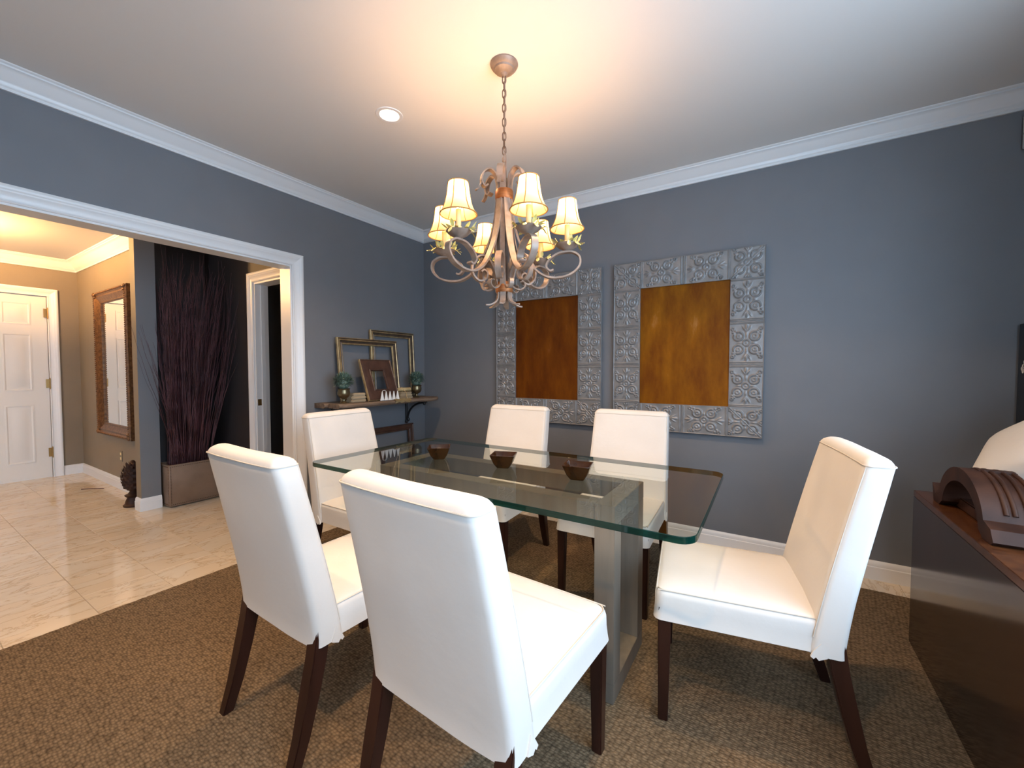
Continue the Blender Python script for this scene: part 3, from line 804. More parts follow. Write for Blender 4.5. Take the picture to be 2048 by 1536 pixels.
downlight(2.86, -1.62, 'small round recessed downlight in the ceiling right of the chandelier')
downlight(1.308, -3.35, 'small round recessed downlight in the ceiling behind the left chair')
downlight(2.86, -3.35, 'small round recessed downlight in the ceiling above the camera position')

# ------------------------------------------------------------------ embossed tin panels with copper centres
def emboss(x, y, vertical=True):
    """relief of one pressed-tin tile; x, y in units of the motif half size"""
    if not vertical: x, y = y, x
    G = lambda d, r, w: math.exp(-((d - r) / w) ** 2)
    d = math.hypot(x, y); h = 0.9 * G(d, 0.20, 0.05) + 0.7 * G(d, 0.0, 0.09)
    ax, ay = abs(x), abs(y)
    l = math.hypot(ax - 0.50, ay - 0.46)
    ang = math.atan2(ay - 0.46, ax - 0.50)
    gate = 1.0 if not (0.35 < ang < 1.15) else 0.25
    h += 0.9 * G(l, 0.30, 0.05) * gate
    h += 0.55 * G(math.hypot(ax - 0.50, ay - 0.46), 0.10, 0.06) + 0.35 * G(math.hypot(ax - 0.58, ay - 0.55), 0.0, 0.07)
    h += 0.8 * G(math.hypot(ax - 0.86, ay - 0.98), 0.085, 0.035)
    h += 0.9 * G(math.hypot(ax - 0.84, ay - 0.72), 0.0, 0.055) + 0.8 * G(math.hypot(ax - 0.70, ay - 0.86), 0.0, 0.05)
    def petal(cx, cy, a, sx, sy):
        dx, dy = ax - cx, ay - cy; u = dx * cos(a) + dy * sin(a); v = -dx * sin(a) + dy * cos(a)
        return math.exp(-(u / sx) ** 2 - (v / sy) ** 2)
    h += 0.95 * petal(0, 1.06, 0, 0.07, 0.20) + 0.8 * petal(0.15, 0.98, -0.55, 0.045, 0.17) + 0.6 * petal(0.0, 0.55, 0, 0.06, 0.14)
    h += 0.7 * petal(0.42, 0.0, 0, 0.13, 0.07)
    return min(h, 1.15)
def relief(w, h, kind, step=0.0027):
    nx, ny = int(w / step), int(h / step); bm = B(); S = 0.098; D = 0.0095
    grid = []
    for j in range(ny + 1):
        row = []
        for i in range(nx + 1):
            x, z = -w / 2 + w * i / nx, -h / 2 + h * j / ny
            if kind == 'col': e = emboss(x / S, z / S, True); r = h / 2 - abs(z)
            elif kind == 'row': e = emboss(x / S, z / S, False); r = w / 2 - abs(x)
            else:
                e = emboss(x / S * 1.02, z / S * 1.02, True); r = 1
                dd = abs(x - z) / 0.004; e = e * (1 - math.exp(-(dd / 3) ** 2)) + 0.8 * math.exp(-dd * dd)
            if kind != 'corner':
                e += 0.55 * math.exp(-((r - 0.004) / 0.0028) ** 2) + 0.45 * math.exp(-((r - 0.013) / 0.0028) ** 2)
            edge = min(w / 2 - abs(x), h / 2 - abs(z)); e *= min(1, edge / 0.003)
            row.append(bm.verts.new((x, -0.0012 - D * e, z)))
        grid.append(row)
    for j in range(ny):
        for i in range(nx): bm.faces.new((grid[j][i], grid[j][i + 1], grid[j + 1][i + 1], grid[j + 1][i]))
    # turned-down rim to the backing
    b0 = [grid[0][i] for i in range(nx + 1)] + [grid[j][nx] for j in range(1, ny + 1)] + [grid[ny][i] for i in range(nx - 1, -1, -1)] + [grid[j][0] for j in range(ny - 1, 0, -1)]
    low = [bm.verts.new((v.co.x, 0.0, v.co.z)) for v in b0]
    for i in range(len(b0)): j = (i + 1) % len(b0); bm.faces.new((b0[i], low[i], low[j], b0[j]))
    me = bpy.data.meshes.new('tin_tile'); bmesh.ops.recalc_face_normals(bm, faces=bm.faces); bm.to_mesh(me); bm.free(); me.materials.append(M_tin); me.shade_smooth(); me.set_sharp_from_angle(angle=radians(60)); return me
PWID, PHEI, BAND = 1.036, 1.306, 0.208
ch_, rw_ = (PHEI - 2 * BAND) / 3, (PWID - 2 * BAND) / 2
G2 = 0.003
ME = {'col': relief(BAND - G2, ch_ - G2, 'col'), 'row': relief(rw_ - G2, BAND - G2, 'row'), 'corner': relief(BAND - G2, BAND - G2, 'corner')}
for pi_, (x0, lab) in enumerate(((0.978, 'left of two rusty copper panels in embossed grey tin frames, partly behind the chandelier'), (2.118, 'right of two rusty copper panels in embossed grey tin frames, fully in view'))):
    p = thing('framed_copper_panel', lab, 'wall art', (x0 + PWID / 2, -0.03, 0.812), 0, 'copper panels on the back wall')
    z0 = 0.812; dp = 0.038
    bm = B(); x1 = x0 + PWID; z1 = z0 + PHEI
    box(bm, x0, x1, -dp, -0.004, z0, z0 + BAND); box(bm, x0, x1, -dp, -0.004, z1 - BAND, z1); box(bm, x0, x0 + BAND, -dp, -0.004, z0 + BAND, z1 - BAND); box(bm, x1 - BAND, x1, -dp, -0.004, z0 + BAND, z1 - BAND)
    obj('backing_frame', bm, M_tin, p)
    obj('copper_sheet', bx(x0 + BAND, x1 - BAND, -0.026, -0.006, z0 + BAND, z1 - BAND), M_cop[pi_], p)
    for k, (A, Bq, nn) in enumerate((((x0, z0), (x1, z0), (0, 0, 1)), ((x0, z1), (x1, z1), (0, 0, -1)), ((x0, z0), (x0, z1), (1, 0, 0)), ((x1, z0), (x1, z1), (-1, 0, 0)))):
        obj('edge_bead', bar(B(), (A[0], -dp, A[1]), (Bq[0], -dp, Bq[1]), nn, (0, -1, 0), [(0, 0), (0, 0.003), (0.002, 0.005), (0.005, 0.003), (0.006, 0)], 1, 1), M_tin, p)
    def tile(kind, x, z, ry=0):
        o = bpy.data.objects.new('tin_tile', ME[kind]); COL.objects.link(o); o.parent = p
        o.location = (x - p.location.x, -dp - p.location.y, z - p.location.z); o.rotation_euler = (0, ry, 0)
    for k in range(3):
        for xc in (x0 + BAND / 2, x1 - BAND / 2): tile('col', xc, z0 + BAND + ch_ * (k + 0.5))
    for k in range(2):
        for zc in (z0 + BAND / 2, z1 - BAND / 2): tile('row', x0 + BAND + rw_ * (k + 0.5), zc)
    tile('corner', x1 - BAND / 2, z1 - BAND / 2, 0); tile('corner', x0 + BAND / 2, z0 + BAND / 2, 0)
    tile('corner', x0 + BAND / 2, z1 - BAND / 2, radians(90)); tile('corner', x1 - BAND / 2, z0 + BAND / 2, radians(90))

# ------------------------------------------------------------------ wall shelf on brackets and what stands on it
SZ = 1.005
sh = thing('wall_shelf', 'weathered plank shelf on black iron brackets on the left wall', 'shelf', (0, -0.72, 0.965))
bm = B()
rnd = random.Random(3)
def edge_plank(x0, x1, y0, y1, z0, z1, wob):
    bm = B(); rings = []; N = 34
    for i in range(N + 1):
        t = i / N; y = y0 + (y1 - y0) * t
        e = wob * noise.noise(Vector((y * 6, x1, 0))) ; end = 1.0
        if t < 0.06: end = math.sqrt(max(0.05, t / 0.06)) * 0.25 + 0.75
        if t > 0.93: end = math.sqrt(max(0.02, (1 - t) / 0.07)) * 0.3 + 0.70
        xf = x0 + (x1 - x0) * end + e; zz = 0.003 * noise.noise(Vector((y * 5, 7, 1)))
        rings.append([(x0, y, z0), (xf - 0.010, y, z0 + zz), (xf, y, z0 + 0.012 + zz), (xf, y, z1 - 0.010 + zz), (xf - 0.010, y, z1), (x0, y, z1)])
    return loft(bm, rings, True, True)
obj('plank', edge_plank(0.002, 0.17, -1.285, -0.10, SZ - 0.038, SZ, 0.0), M_plank, sh)
obj('plank', edge_plank(0.172, 0.345, -1.27, -0.115, SZ - 0.036, SZ, 0.006), M_plank, sh)
for y in (-0.285, -1.13):
    br = obj('bracket', tube(B(), [(0.022, y, 0.755), (0.022, y, 0.965)], 0.012, 12), M_blackiron, sh)
    obj('bracket_top', bx(0.0, 0.30, y - 0.014, y + 0.014, 0.953, 0.967, 0.002), M_blackiron, br)
    arc = [(0.034 + 0.235 * (1 - cos(t)), y, 0.772 + 0.180 * sin(t)) for t in [i * pi / 2 / 14 for i in range(15)]]
    obj('brace', tube(B(), arc, 0.0105, 10), M_blackiron, br)
    bm = B(); lathe(bm, [(0.0, -0.022), (0.014, -0.016), (0.017, 0), (0.013, 0.014), (0.0, 0.020)], (0.022, y, 0.750), 14); lathe(bm, [(0.0, -0.020), (0.012, -0.014), (0.015, 0), (0.012, 0.012), (0.0, 0.016)], (0.046, y, 0.770), 14); lathe(bm, [(0.0, -0.020), (0.012, -0.014), (0.015, 0), (0.012, 0.012), (0.0, 0.016)], (0.270, y, 0.946), 14)
    obj('ball_end', bm, M_blackiron, br)

def picture_frame(name, label, w, h, prof, m, loc, lean, rz, group=None, cat='picture frame', dark=()):
    """open frame standing on its lower edge, facing local -y, leaning back by `lean` radians"""
    r = thing(name, label, cat, loc, rz, group)
    mt = Matrix.Rotation(-lean, 3, 'X')
    def mk(nm, A, Bq, nn):
        bm = bar(B(), (A[0], 0, A[1]), (Bq[0], 0, Bq[1]), nn, (0, -1, 0), prof, 1, 1, 0, dark)
        bmesh.ops.rotate(bm, verts=bm.verts, cent=(0, 0, 0), matrix=mt)
        obj(nm, bm, m, r, 30, world=False)
    mk('bottom_rail', (-w / 2, 0), (w / 2, 0), (0, 0, 1)); mk('top_rail', (-w / 2, h), (w / 2, h), (0, 0, -1))
    mk('stile', (-w / 2, 0), (-w / 2, h), (1, 0, 0)); mk('stile', (w / 2, 0), (w / 2, h), (-1, 0, 0))
    return r
GP = [(0, 0), (0, 0.020), (0.006, 0.026), (0.011, 0.020), (0.014, 0.020), (0.019, 0.028), (0.026, 0.024), (0.030, 0.012), (0.040, 0.009), (0.048, 0.014), (0.053, 0.012), (0.058, 0.005), (0.058, 0)]
R90 = radians(90)    # faces +x
M_goldcove = mat('shaded_gold_cove', (0.115, 0.080, 0.055), 0.4, 0.3, col2=(0.075, 0.050, 0.034), nscale=20)  # gold darkened in the coves, moulding shade put into the colour
picture_frame('picture_frame', 'wide empty gold picture frame leaning on the wall, front one of the two gold frames', 0.66, 0.555, GP, [M_gold, M_goldcove], (0.112, -0.790, SZ), radians(6), R90, 'empty gold frames on the shelf', dark=(2, 3, 6, 7, 8))
picture_frame('picture_frame', 'tall empty gold picture frame behind the wide one, close to the room corner', 0.55, 0.650, GP, [M_gold, M_goldcove], (0.052, -0.470, SZ), radians(3), R90, 'empty gold frames on the shelf', dark=(2, 3, 6, 7, 8))
WP = [(0, 0), (0, 0.016), (0.005, 0.024), (0.012, 0.018), (0.018, 0.020), (0.090, 0.010), (0.096, 0.014), (0.102, 0.012), (0.106, 0.004), (0.106, 0)]
f3 = picture_frame('picture_frame', 'small dark brown deep-moulded frame leaning in front of the gold frames', 0.345, 0.385, WP, [M_gold, M_walnut], (0.262, -0.785, SZ), radians(20), R90, dark=(2, 3, 4, 5, 6, 7, 8))
BPF = [(0, 0), (0, 0.022), (0.008, 0.028), (0.016, 0.020), (0.040, 0.014), (0.050, 0.022), (0.060, 0.016), (0.066, 0.0)]
picture_frame('picture_frame', 'large dark empty frame leaning on the wall below the shelf', 0.86, 0.735, BPF, M_walnut, (0.075, -0.645, TZ), radians(4), R90)
picture_frame('picture_frame', 'low dark frame leaning in front of the large one below the shelf', 0.52, 0.545, BPF, M_walnut, (0.17, -0.93, TZ), radians(7), R90)

def topiary(label, x, y):
    t = thing('potted_topiary', label, 'potted plant', (x, y, SZ), 0, 'small topiaries on the shelf')
    obj('urn', lathe(B(), [(0.0, 0.0), (0.030, 0.0), (0.032, 0.006), (0.024, 0.012), (0.013, 0.020), (0.011, 0.032), (0.016, 0.038), (0.036, 0.050), (0.049, 0.070), (0.050, 0.090), (0.045, 0.108), (0.047, 0.116), (0.052, 0.119), (0.048, 0.122), (0.043, 0.118), (0.0, 0.112)], (0, 0, 0), 28), M_brass, t, world=False)
    bm = B(); rnd = random.Random(int(y * 100))
    for i in range(760):
        u = rnd.uniform(-0.35, 1); a = rnd.uniform(0, 2 * pi); s = math.sqrt(1 - u * u); d = Vector((s * cos(a), s * sin(a), u))
        p0 = Vector((0, 0, 0.172)) + d * rnd.uniform(0.035, 0.066); d = (d + Vector((rnd.uniform(-.35, .35), rnd.uniform(-.35, .35), rnd.uniform(-.2, .5)))).normalized()
        L = rnd.uniform(0.024, 0.042); q, v = frame_at(d); w = rnd.uniform(0.0035, 0.0055)
        b = [bm.verts.new(p0), bm.verts.new(p0 + d * L * 0.6 + q * w + v * 0.001), bm.verts.new(p0 + d * L), bm.verts.new(p0 + d * L * 0.6 - q * w + v * 0.001)]
        bm.faces.new(b)
    bmesh.ops.create_icosphere(bm, subdivisions=2, radius=0.055, matrix=Matrix.Translation((0, 0, 0.168)))
    obj('foliage', bm, M_topiary, t, 0, world=False)
topiary('small green topiary in a brass urn at the left end of the shelf', 0.235, -1.175)
topiary('small green topiary in a brass urn at the corner end of the shelf', 0.215, -0.335)

def block(label, x0, x1, y0, y1, z0, z1, rz=0):
    o = obj('wood_block', bx(x0, x1, y0, y1, z0, z1, 0.006), M_paperwood, None, 30); return tag(o, label, 'wood block', 'tan blocks on the shelf')
M_paperwood = mat('tan_block', (0.46, 0.36, 0.23), 0.55, col2=(0.30, 0.22, 0.13), nscale=12, stretch=(1, 0.2, 3))
zb = SZ
for k, (h, e, lab) in enumerate(((0.026, 0.0, 'lowest tan block of the stack beside the left urn'), (0.028, 0.006, 'middle tan block of the stack beside the left urn'), (0.022, 0.018, 'top tan block of the stack beside the left urn'))):
    block(lab, 0.16, 0.24, -1.105 + e, -0.955 - e * 0.3, zb, zb + h); zb += h
zb = SZ
for k, (h, e, lab) in enumerate(((0.020, 0.0, 'lowest tan block of the stack beside the corner urn'), (0.022, 0.008, 'second tan block of the stack beside the corner urn'), (0.020, 0.014, 'third tan block of the stack beside the corner urn'))):
    block(lab, 0.13, 0.24, -0.575 + e, -0.405 - e, zb, zb + h); zb += h
# rolled scroll tied with string on the right stack
sc = thing('paper_scroll', 'rolled old paper scroll tied with string on the right block stack', 'scroll', (0.185, -0.49, zb))
bm = tube(B(), [(0.185, -0.565, zb + 0.022), (0.185, -0.395, zb + 0.022)], 0.018, 14); obj('roll', bm, M_paper, sc)
obj('tie', tube(B(), [(0.185 + 0.0195 * cos(i * pi / 10), -0.50, zb + 0.022 + 0.0195 * sin(i * pi / 10)) for i in range(20)], 0.003, 6, closed=True), M_paper, sc)
obj('string', tube(B(), smooth_path([(0.205, -0.50, zb + 0.02), (0.252, -0.505, zb - 0.01), (0.27, -0.52, SZ + 0.03), (0.30, -0.54, SZ + 0.006)], 6), 0.003, 6), M_paper, sc)
# curled paper hanging at the shelf's front edge
bm = B(); rows = []
for i in range(9):
    y = -0.73 + 0.19 * i / 8; rows.append([(0.29 + 0.01 * sin(i), y, SZ + 0.002), (0.335, y + 0.004 * sin(i * 2), SZ + 0.010 + 0.004 * sin(i * 1.7)), (0.358 + 0.006 * sin(i * 1.3), y, SZ - 0.004), (0.352 + 0.006 * sin(i * 2.1), y, SZ - 0.022 - 0.005 * cos(i * 1.9))])
loft(bm, rows, False, False, closed=False)
bmesh.ops.solidify(bm, geom=bm.faces[:], thickness=0.0015)
tag(obj('torn_paper', bm, M_paper, None, 50), 'curled yellowed paper scrap folded over the shelf front edge', 'paper')
# five white points on a black backing
pn = thing('pennant_stand', 'row of five white pointed pennants on a black strip', 'ornament', (0.305, -0.745, SZ))
obj('backing', bx(0.300, 0.306, -0.865, -0.645, SZ, SZ + 0.012, 0.001), M_black, pn)
for k in range(5):
    y = -0.843 + 0.044 * k
    q = [(y - 0.021, SZ + 0.004), (y + 0.021, SZ + 0.004), (y + 0.003, SZ + 0.082), (y - 0.003, SZ + 0.082)]
    loft_bm = B(); loft(loft_bm, [[(0.3065, a, z) for a, z in q], [(0.3105, a, z) for a, z in q]], True, True); obj('pennant', loft_bm, M_white, pn, 0)
obj('wire_hoop', tube(B(), [(0.309, -0.822 + 0.022 * cos(t), SZ + 0.078 + 0.016 * sin(t)) for t in [i * pi / 10 for i in range(11)]], 0.002, 6), M_white, pn)

# ------------------------------------------------------------------ hall: mirror, planter with twigs, finial, outlet
MX0, MX1, MZ0, MZ1 = -3.22, -2.20, 0.565, 2.135
mr = thing('wall_mirror', 'tall mirror in a carved antique gold frame on the hall wall', 'mirror', ((MX0 + MX1) / 2, HY - 0.03, MZ0))
MP = [(0, 0), (0, 0.050), (0.012, 0.062), (0.030, 0.062), (0.042, 0.052), (0.060, 0.056), (0.085, 0.040), (0.110, 0.030), (0.120, 0.036), (0.128, 0.030), (0.130, 0.0)]
for nm, A, Bq, nn in (('bottom_rail', (MX0, MZ0), (MX1, MZ0), (0, 0, 1)), ('top_rail', (MX0, MZ1), (MX1, MZ1), (0, 0, -1)), ('stile', (MX0, MZ0), (MX0, MZ1), (1, 0, 0)), ('stile', (MX1, MZ0), (MX1, MZ1), (-1, 0, 0))):
    r = obj(nm, bar(B(), (A[0], HY - 0.002, A[1]), (Bq[0], HY - 0.002, Bq[1]), nn, (0, -1, 0), MP, 1, 1), M_goldbrown, mr)
    L = (Vector(Bq) - Vector(A)).length; n = int(L / 0.022); bm = B()
    for i in range(n):   # carved bead row
        t = (i + 0.5) / n; c = Vector(A).lerp(Vector(Bq), t); c = Vector((c.x + nn[0] * 0.021, HY - 0.064, c.y + nn[2] * 0.021))
        bmesh.ops.create_icosphere(bm, subdivisions=1, radius=0.0095, matrix=Matrix.Translation(c))
    obj('carved_beading', bm, M_goldbrown, r, 60)
obj('mirror_glass', bx(MX0 + 0.12, MX1 - 0.12, HY - 0.022, HY - 0.010, MZ0 + 0.12, MZ1 - 0.12), M_mirror, mr)
for (xa, za) in ((MX0, MZ0), (MX0, MZ1), (MX1, MZ0), (MX1, MZ1)):   # corner acanthus
    bm = B(); sx = 1 if xa == MX0 else -1; sz = 1 if za == MZ0 else -1
    for (u, v, r) in ((0.03, 0.03, 0.022), (0.055, 0.03, 0.015), (0.03, 0.055, 0.015), (0.075, 0.025, 0.011), (0.025, 0.075, 0.011), (0.055, 0.055, 0.014)):
        bmesh.ops.create_icosphere(bm, subdivisions=2, radius=r, matrix=Matrix.Translation((xa + sx * u, HY - 0.060, za + sz * v)))
    obj('corner_ornament', bm, M_goldbrown, mr, 60)
ol = thing('wall_outlet', 'taupe wall outlet low on the hall wall below the mirror', 'outlet', (-2.70, HY, 0.35))
obj('cover_plate', bx(-2.735, -2.665, HY - 0.006, HY - 0.0005, 0.295, 0.41, 0.002), M_hallwall, ol)
for z in (0.328, 0.377): obj('socket', bx(-2.716, -2.684, HY - 0.008, HY - 0.006, z - 0.014, z + 0.014, 0.0008), M_candle, ol)

PL = (-1.742, -1.497, -1.783, -1.315, TZ, 0.392)
pl = thing('planter_box', 'taupe leather planter box with nailhead edges on the marble floor', 'planter', (-1.65, -1.55, TZ))
bm = B()
def prect(e, z): return [(x, y, z) for x, y in rrect(PL[1] - PL[0] - 2 * e, PL[3] - PL[2] - 2 * e, 0.008, 3, (PL[0] + PL[1]) / 2, (PL[2] + PL[3]) / 2)]
loft(bm, [prect(0.004, PL[4] + 0.012), prect(0, PL[4] + 0.02), prect(0, PL[5] - 0.006), prect(0.004, PL[5]), prect(0.018, PL[5]), prect(0.020, PL[5] - 0.06)], True, True)
obj('box', bm, M_leather, pl, 40)
bm = B(); M_nail = mat('bronze_nailhead', (0.10, 0.055, 0.030), 0.35, 0.7)
def nails(A, Bq, nrm):
    A = Vector(A); Bq = Vector(Bq); n = int((Bq - A).length / 0.014)
    for i in range(n + 1):
        c = A.lerp(Bq, i / n); bmesh.ops.create_icosphere(bm, subdivisions=1, radius=0.0042, matrix=Matrix.Translation(c))
x1, y0, y1, za, zb_ = PL[1], PL[2], PL[3], PL[4] + 0.03, PL[5] - 0.016
nails((x1, y0 + 0.014, za), (x1, y1 - 0.014, za), 0); nails((x1, y0 + 0.014, zb_), (x1, y1 - 0.014, zb_), 0); nails((x1, y0 + 0.014, za), (x1, y0 + 0.014, zb_), 0); nails((x1, y1 - 0.014, za), (x1, y1 - 0.014, zb_), 0)
nails((x1 - 0.014, y0, za), (x1 - 0.014, y0, zb_), 0); nails((PL[0] + 0.014, y0, zb_), (x1 - 0.014, y0, zb_), 0); nails((PL[0] + 0.014, y0, za), (x1 - 0.014, y0, za), 0)
obj('nailheads', bm, M_nail, pl, 60, kind='stuff')
bm = B(); box(bm, PL[0] + 0.02, PL[1] - 0.02, PL[2] + 0.02, PL[3] - 0.02, PL[5] - 0.07, PL[5] - 0.035); bmesh.ops.subdivide_edges(bm, edges=bm.edges, cuts=14, use_grid_fill=True)
for v in bm.verts:
    if v.co.z > PL[5] - 0.04: v.co.z += 0.02 * noise.noise(v.co * 30) + 0.015
obj('moss', bm, M_moss, pl)
# twigs
bm = B(); rnd = random.Random(11)
def twig(p0, p1, bend, r, br=True):
    P = smooth_path([p0, Vector(p0).lerp(Vector(p1), 0.35) + Vector(bend) * 0.6, Vector(p0).lerp(Vector(p1), 0.7) + Vector(bend), p1], 4); n = len(P)
    for i in range(1, n - 1): P[i] = P[i] + Vector((rnd.uniform(-1, 1), rnd.uniform(-1, 1), 0)) * 0.006
    tube(bm, P, [max(0.0008, r * (1 - 0.85 * i / (n - 1))) for i in range(n)], 4, cap=False)
    if br:
        for q in range(rnd.randint(2, 4)):
            i = rnd.randint(n // 2, n - 2); d = (P[i + 1] - P[i]).normalized(); L = rnd.uniform(0.12, 0.34)
            e = P[i] + d * L + Vector((rnd.uniform(-.05, .05), rnd.uniform(-.06, .06), 0.02))
            e.x = max(e.x, -1.93); e.y = max(min(e.y, AY - 0.02), -1.64 if e.x < -1.71 else -1.79)
            tube(bm, [P[i], P[i].lerp(e, 0.5) + Vector((rnd.uniform(-.01, .01), rnd.uniform(-.01, .01), 0)), e], [r * 0.45, r * 0.3, 0.0008], 4, cap=False)
for i in range(210):
    x = rnd.uniform(PL[0] + 0.06, PL[1] - 0.05); y = rnd.gauss(-1.585, 0.075); y = min(max(y, PL[2] + 0.05), PL[3] - 0.05); t = (y - PL[2]) / (PL[3] - PL[2])
    zt = rnd.uniform(1.55, 2.26); ye = y + (t - 0.45) * 0.75 + rnd.uniform(-0.10, 0.12); xe = x + rnd.uniform(-0.14, 0.16) + 0.40 * t * rnd.random()
    xe = max(xe, -1.90); ye = max(min(ye, AY - 0.03), -1.77)
    if xe < -1.71: ye = max(ye, -1.64)
    twig((x, y, PL[5] - 0.034), (xe, ye, zt), (rnd.uniform(-.02, .04), rnd.uniform(-.01, .03) if y < -1.7 else rnd.uniform(-.05, .03), 0), rnd.uniform(0.0025, 0.0045))
for i in range(16):   # a few that arch out past the pilaster
    x = rnd.uniform(-1.60, -1.55); y = rnd.uniform(-1.73, -1.62)
    twig((x, y, PL[5] - 0.034), (rnd.uniform(-1.58, -1.45), rnd.uniform(-2.02, -1.84), rnd.uniform(1.25, 1.75)), (0.03, -0.01, 0), rnd.uniform(0.002, 0.003), br=False)
for i in range(10):
    twig((-1.53, -1.45, PL[5] - 0.034), (rnd.uniform(-1.45, -1.30), rnd.uniform(-1.36, -1.31), rnd.uniform(1.5, 2.0)), (0.03, 0.02, 0), 0.0028)
tw = obj('dried_branches', bm, M_twig, None, 60, kind='stuff'); tag(tw, 'tall bundle of dark plum dried branches standing in the leather planter', 'branches')

# carved pine-cone finial on the floor behind the pilaster
fx, fy = -1.905, -1.925
fg = thing('carved_finial', 'dark carved pinecone finial on the marble floor behind the pilaster', 'finial', (fx, fy, TZ))
obj('pedestal', lathe(B(), [(0.0, TZ), (0.075, TZ), (0.078, TZ + 0.016), (0.064, TZ + 0.026), (0.060, TZ + 0.05), (0.046, TZ + 0.085), (0.062, TZ + 0.098), (0.066, TZ + 0.108), (0.040, TZ + 0.120), (0.028, TZ + 0.14), (0.034, TZ + 0.158), (0.0, TZ + 0.16)], (fx, fy, 0), 24), M_carved, fg)
obj('cone', lathe(B(), [(0.0, 0.15), (0.045, 0.155), (0.070, 0.20), (0.076, 0.26), (0.066, 0.33), (0.040, 0.39), (0.012, 0.43), (0.0, 0.435)], (fx, fy, TZ), 20), M_carved, fg)
bm = B()
for j in range(9):
    z = 0.17 + 0.027 * j; t = j / 8; r = 0.075 * math.sin(pi * (0.25 + 0.62 * t)) ** 0.8 + 0.004; n = 11
    for i in range(n):
        a = 2 * pi * (i + 0.5 * (j % 2)) / n; er = Vector((cos(a), sin(a), 0)); et = Vector((-sin(a), cos(a), 0)); c = Vector((fx, fy, TZ + z)) + er * r
        w = r * 0.34
        b0 = [bm.verts.new(c - et * w - er * 0.004), bm.verts.new(c + et * w - er * 0.004), bm.verts.new(c + er * 0.010 + Vector((0, 0, 0.034))), bm.verts.new(c + er * 0.010 + Vector((0, 0, 0.006)))]
        bm.faces.new((b0[0], b0[3], b0[2])); bm.faces.new((b0[3], b0[1], b0[2])); bm.faces.new((b0[0], b0[1], b0[3]))
obj('scales', bm, M_carved, fg, 0, kind='stuff')
tag(obj('fallen_twig', tube(B(), smooth_path([(-3.06, -2.04, TZ + 0.005), (-2.98, -1.97, TZ + 0.006), (-2.90, -1.90, TZ + 0.004)], 4), 0.004, 5), M_twig, None), 'short dark twig lying loose on the hall marble by the mirror wall', 'twig')
# hall ceiling lamp (its rim just shows at the picture's left edge; it lights the hall)
hl = thing('hall_ceiling_lamp', 'frosted bowl lamp hanging from the hall ceiling at the left picture edge', 'ceiling lamp', (-2.75, -3.15, HH))
obj('canopy', lathe(B(), [(0.0, HH), (0.06, HH), (0.055, HH - 0.02), (0.012, HH - 0.028), (0.012, HH - 0.16), (0.0, HH - 0.16)], (-2.75, -3.15, 0), 24), M_iron, hl)
obj('bowl', lathe(B(), [(0.0, HH - 0.235), (0.06, HH - 0.232), (0.12, HH - 0.21), (0.165, HH - 0.165), (0.168, HH - 0.163), (0.122, HH - 0.203), (0.0, HH - 0.225)], (-2.75, -3.15, 0), 32), M_glow_hall, hl)
l = bpy.data.lights.new('hall_lamp', 'POINT'); l.energy = HALL_W; l.color = (1.0, 0.54, 0.20); l.shadow_soft_size = 0.05
lo = bpy.data.objects.new('hall_lamp', l); COL.objects.link(lo); lo.location = (-2.75, -3.15, HH - 0.12)

# ------------------------------------------------------------------ sideboard and what stands on it
SB = (3.768, 4.34, -2.30, -0.685, 0.0, 0.720)
sb = thing('sideboard', 'long glossy dark brown sideboard along the right wall', 'sideboard', (4.02, -1.495, 0))
obj('body', bx(SB[0], SB[1], SB[2], SB[3], 0.0, SB[5] - 0.028, 0.002), M_side, sb)
M_sbtop = mat('rust_brown_top', (0.055, 0.020, 0.009), 0.25, col2=(0.10, 0.036, 0.013), nscale=30, spec=0.6)
obj('top', bx(SB[0], SB[1], SB[2], SB[3], SB[5] - 0.028, SB[5], 0.002), M_sbtop, sb)
# carved wooden saddle-shaped arch
ar = thing('carved_wood_arch', 'dark carved wooden arch on the sideboard, in front of the white cushion', 'carving', (3.98, -1.12, SB[5]))
bm = B(); ax_, ay_, az_ = 3.795, -1.115, SB[5]
def arch_ring(x, k=1.0):
    pts = []
    outer = [(-0.268, 0.0), (-0.285, 0.012), (-0.262, 0.048)] + [(-0.215 * cos(t), 0.020 + 0.172 * sin(t)) for t in [radians(14 + 152 * i / 18) for i in range(19)]] + [(0.250, 0.034), (0.290, 0.072), (0.270, 0.0)]
    inner = [(0.205, 0.0)] + [(0.172 * cos(t), 0.010 + 0.130 * sin(t)) for t in [radians(6 + 168 * i / 16) for i in range(17)]] + [(-0.205, 0.0)]
    for (u, v) in outer + inner: pts.append((x, ay_ + u, az_ + v * k + 0.001))
    return pts
loft(bm, [arch_ring(ax_), arch_ring(ax_ + 0.03), arch_ring(ax_ + 0.08, 0.98), arch_ring(ax_ + 0.14, 0.97)], True, True)
obj('arch_body', bm, M_carved, ar, 40)
for (xs, kk) in ((ax_ + 0.055, 0.982), (ax_ + 0.075, 0.978), (ax_ + 0.105, 0.975), (ax_ + 0.13, 0.97)):
    obj('rib', tube(B(), [(xs, ay_ - 0.217 * cos(t), az_ + (0.020 + 0.174 * sin(t)) * kk) for t in [radians(22 + 136 * i / 18) for i in range(19)]], 0.007, 8), M_carved, ar, 60)
obj('tie_board', bx(ax_ + 0.05, ax_ + 0.085, ay_ - 0.20, ay_ + 0.20, az_ + 0.001, az_ + 0.045, 0.004), M_carved, ar)
obj('ridge', bx(ax_ + 0.04, ax_ + 0.14, ay_ - 0.018, ay_ + 0.018, az_ + 0.176, az_ + 0.196, 0.004), M_carved, ar)
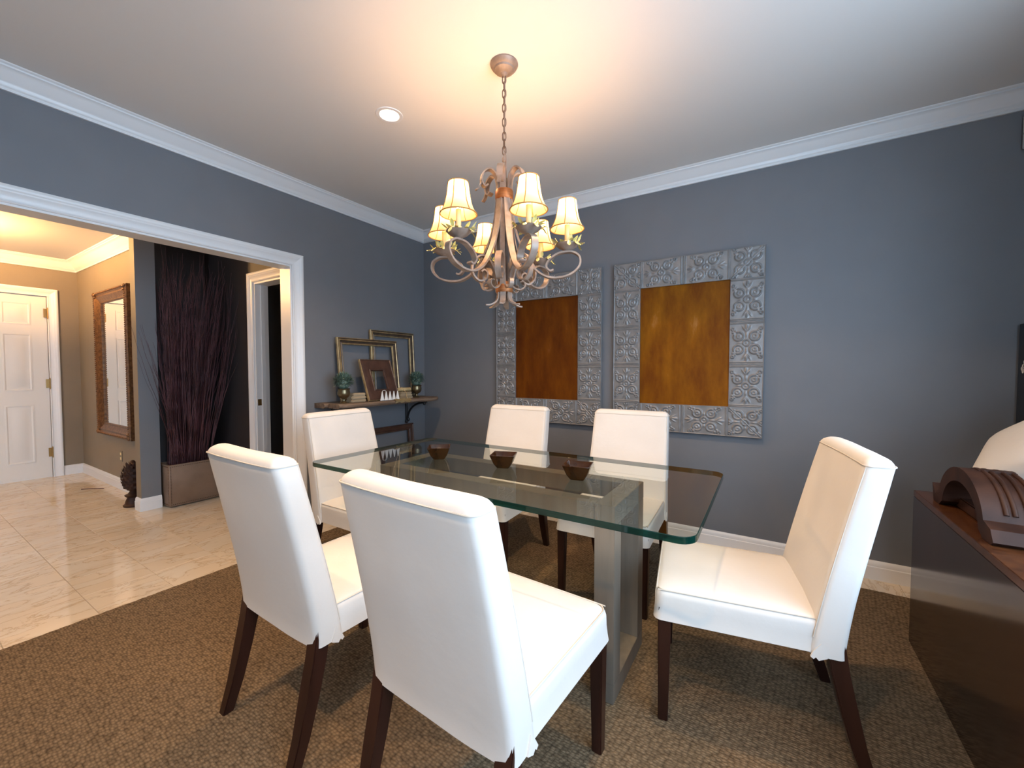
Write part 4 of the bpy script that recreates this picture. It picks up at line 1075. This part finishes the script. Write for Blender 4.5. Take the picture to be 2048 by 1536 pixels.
# white cushion standing on one side
bm = B(); N = 18; S = 0.40
cu = thing('white_cushion', 'plump ivory linen cushion propped on the sideboard by the right wall', 'cushion', (4.09, -0.80, SB[5]))
def cush(side):
    grid = []
    for j in range(N + 1):
        row = []
        for i in range(N + 1):
            u, v = -1 + 2 * i / N, -1 + 2 * j / N
            pin = 1 - 0.09 * (1 - u * u) * (v * v) ; pin2 = 1 - 0.09 * (1 - v * v) * (u * u)
            th = 0.085 * max(0, (1 - u ** 4) * (1 - v ** 4)) ** 0.55
            row.append(bm.verts.new((side * th, u * S / 2 * pin2, v * S / 2 * pin)))
        grid.append(row)
    for j in range(N):
        for i in range(N): bm.faces.new((grid[j][i], grid[j][i + 1], grid[j + 1][i + 1], grid[j + 1][i]))
cush(1); cush(-1); bmesh.ops.remove_doubles(bm, verts=bm.verts, dist=1e-5)
mt = Matrix.Translation((4.085, -0.80, SB[5] + 0.235)) @ Matrix.Rotation(radians(38), 4, 'Y') @ Matrix.Rotation(radians(45), 4, 'X') 
bmesh.ops.transform(bm, verts=bm.verts, matrix=mt)
zmin = min(v.co.z for v in bm.verts); bmesh.ops.translate(bm, verts=bm.verts, vec=(0, 0, SB[5] + 0.001 - zmin))
obj('cover', bm, M_linen, cu, 70)

# dark floral painting on the right wall near the corner
M_paint = mat('dark_floral_canvas', (0.010, 0.013, 0.018), 0.25)
pt = thing('dark_painting', 'dark floral painting on the right wall tight to the room corner', 'painting', (XR - 0.02, -0.62, 0.80))
obj('canvas', bx(XR - 0.07, XR - 0.002, -1.12, -0.030, 0.86, 1.52, 0.002), M_paint, pt)
rnd = random.Random(5)
for q in range(22):
    cy_, cz_ = (rnd.uniform(-1.15, -0.10), rnd.uniform(0.95, 1.45)) if q > 3 else ((-0.09, 1.285), (-0.13, 1.27), (-0.11, 1.31), (-0.15, 1.25))[q]
    bm = B()
    for k in range(5):
        a = k * 2 * pi / 5 + q; c = Vector((XR - 0.0715, cy_ + 0.014 * cos(a), cz_ + 0.014 * sin(a)))
        vs = [bm.verts.new(c + Vector((0, 0.011 * cos(t), 0.011 * sin(t)))) for t in [i * 2 * pi / 8 for i in range(8)]]; bm.faces.new(vs)
    obj('painted_blossom', bm, M_white, pt, 0)
vb = thing('white_wall_box', 'small white box high on the right wall in the corner under the crown', 'wall box', (XR - 0.03, -0.03, 2.43))
obj('box', bx(XR - 0.085, XR - 0.0005, -0.30, -0.022, 2.43, 2.60, 0.003), M_trim, vb)
obj('slot', bx(XR - 0.087, XR - 0.085, -0.28, -0.04, 2.50, 2.508), M_black, vb)
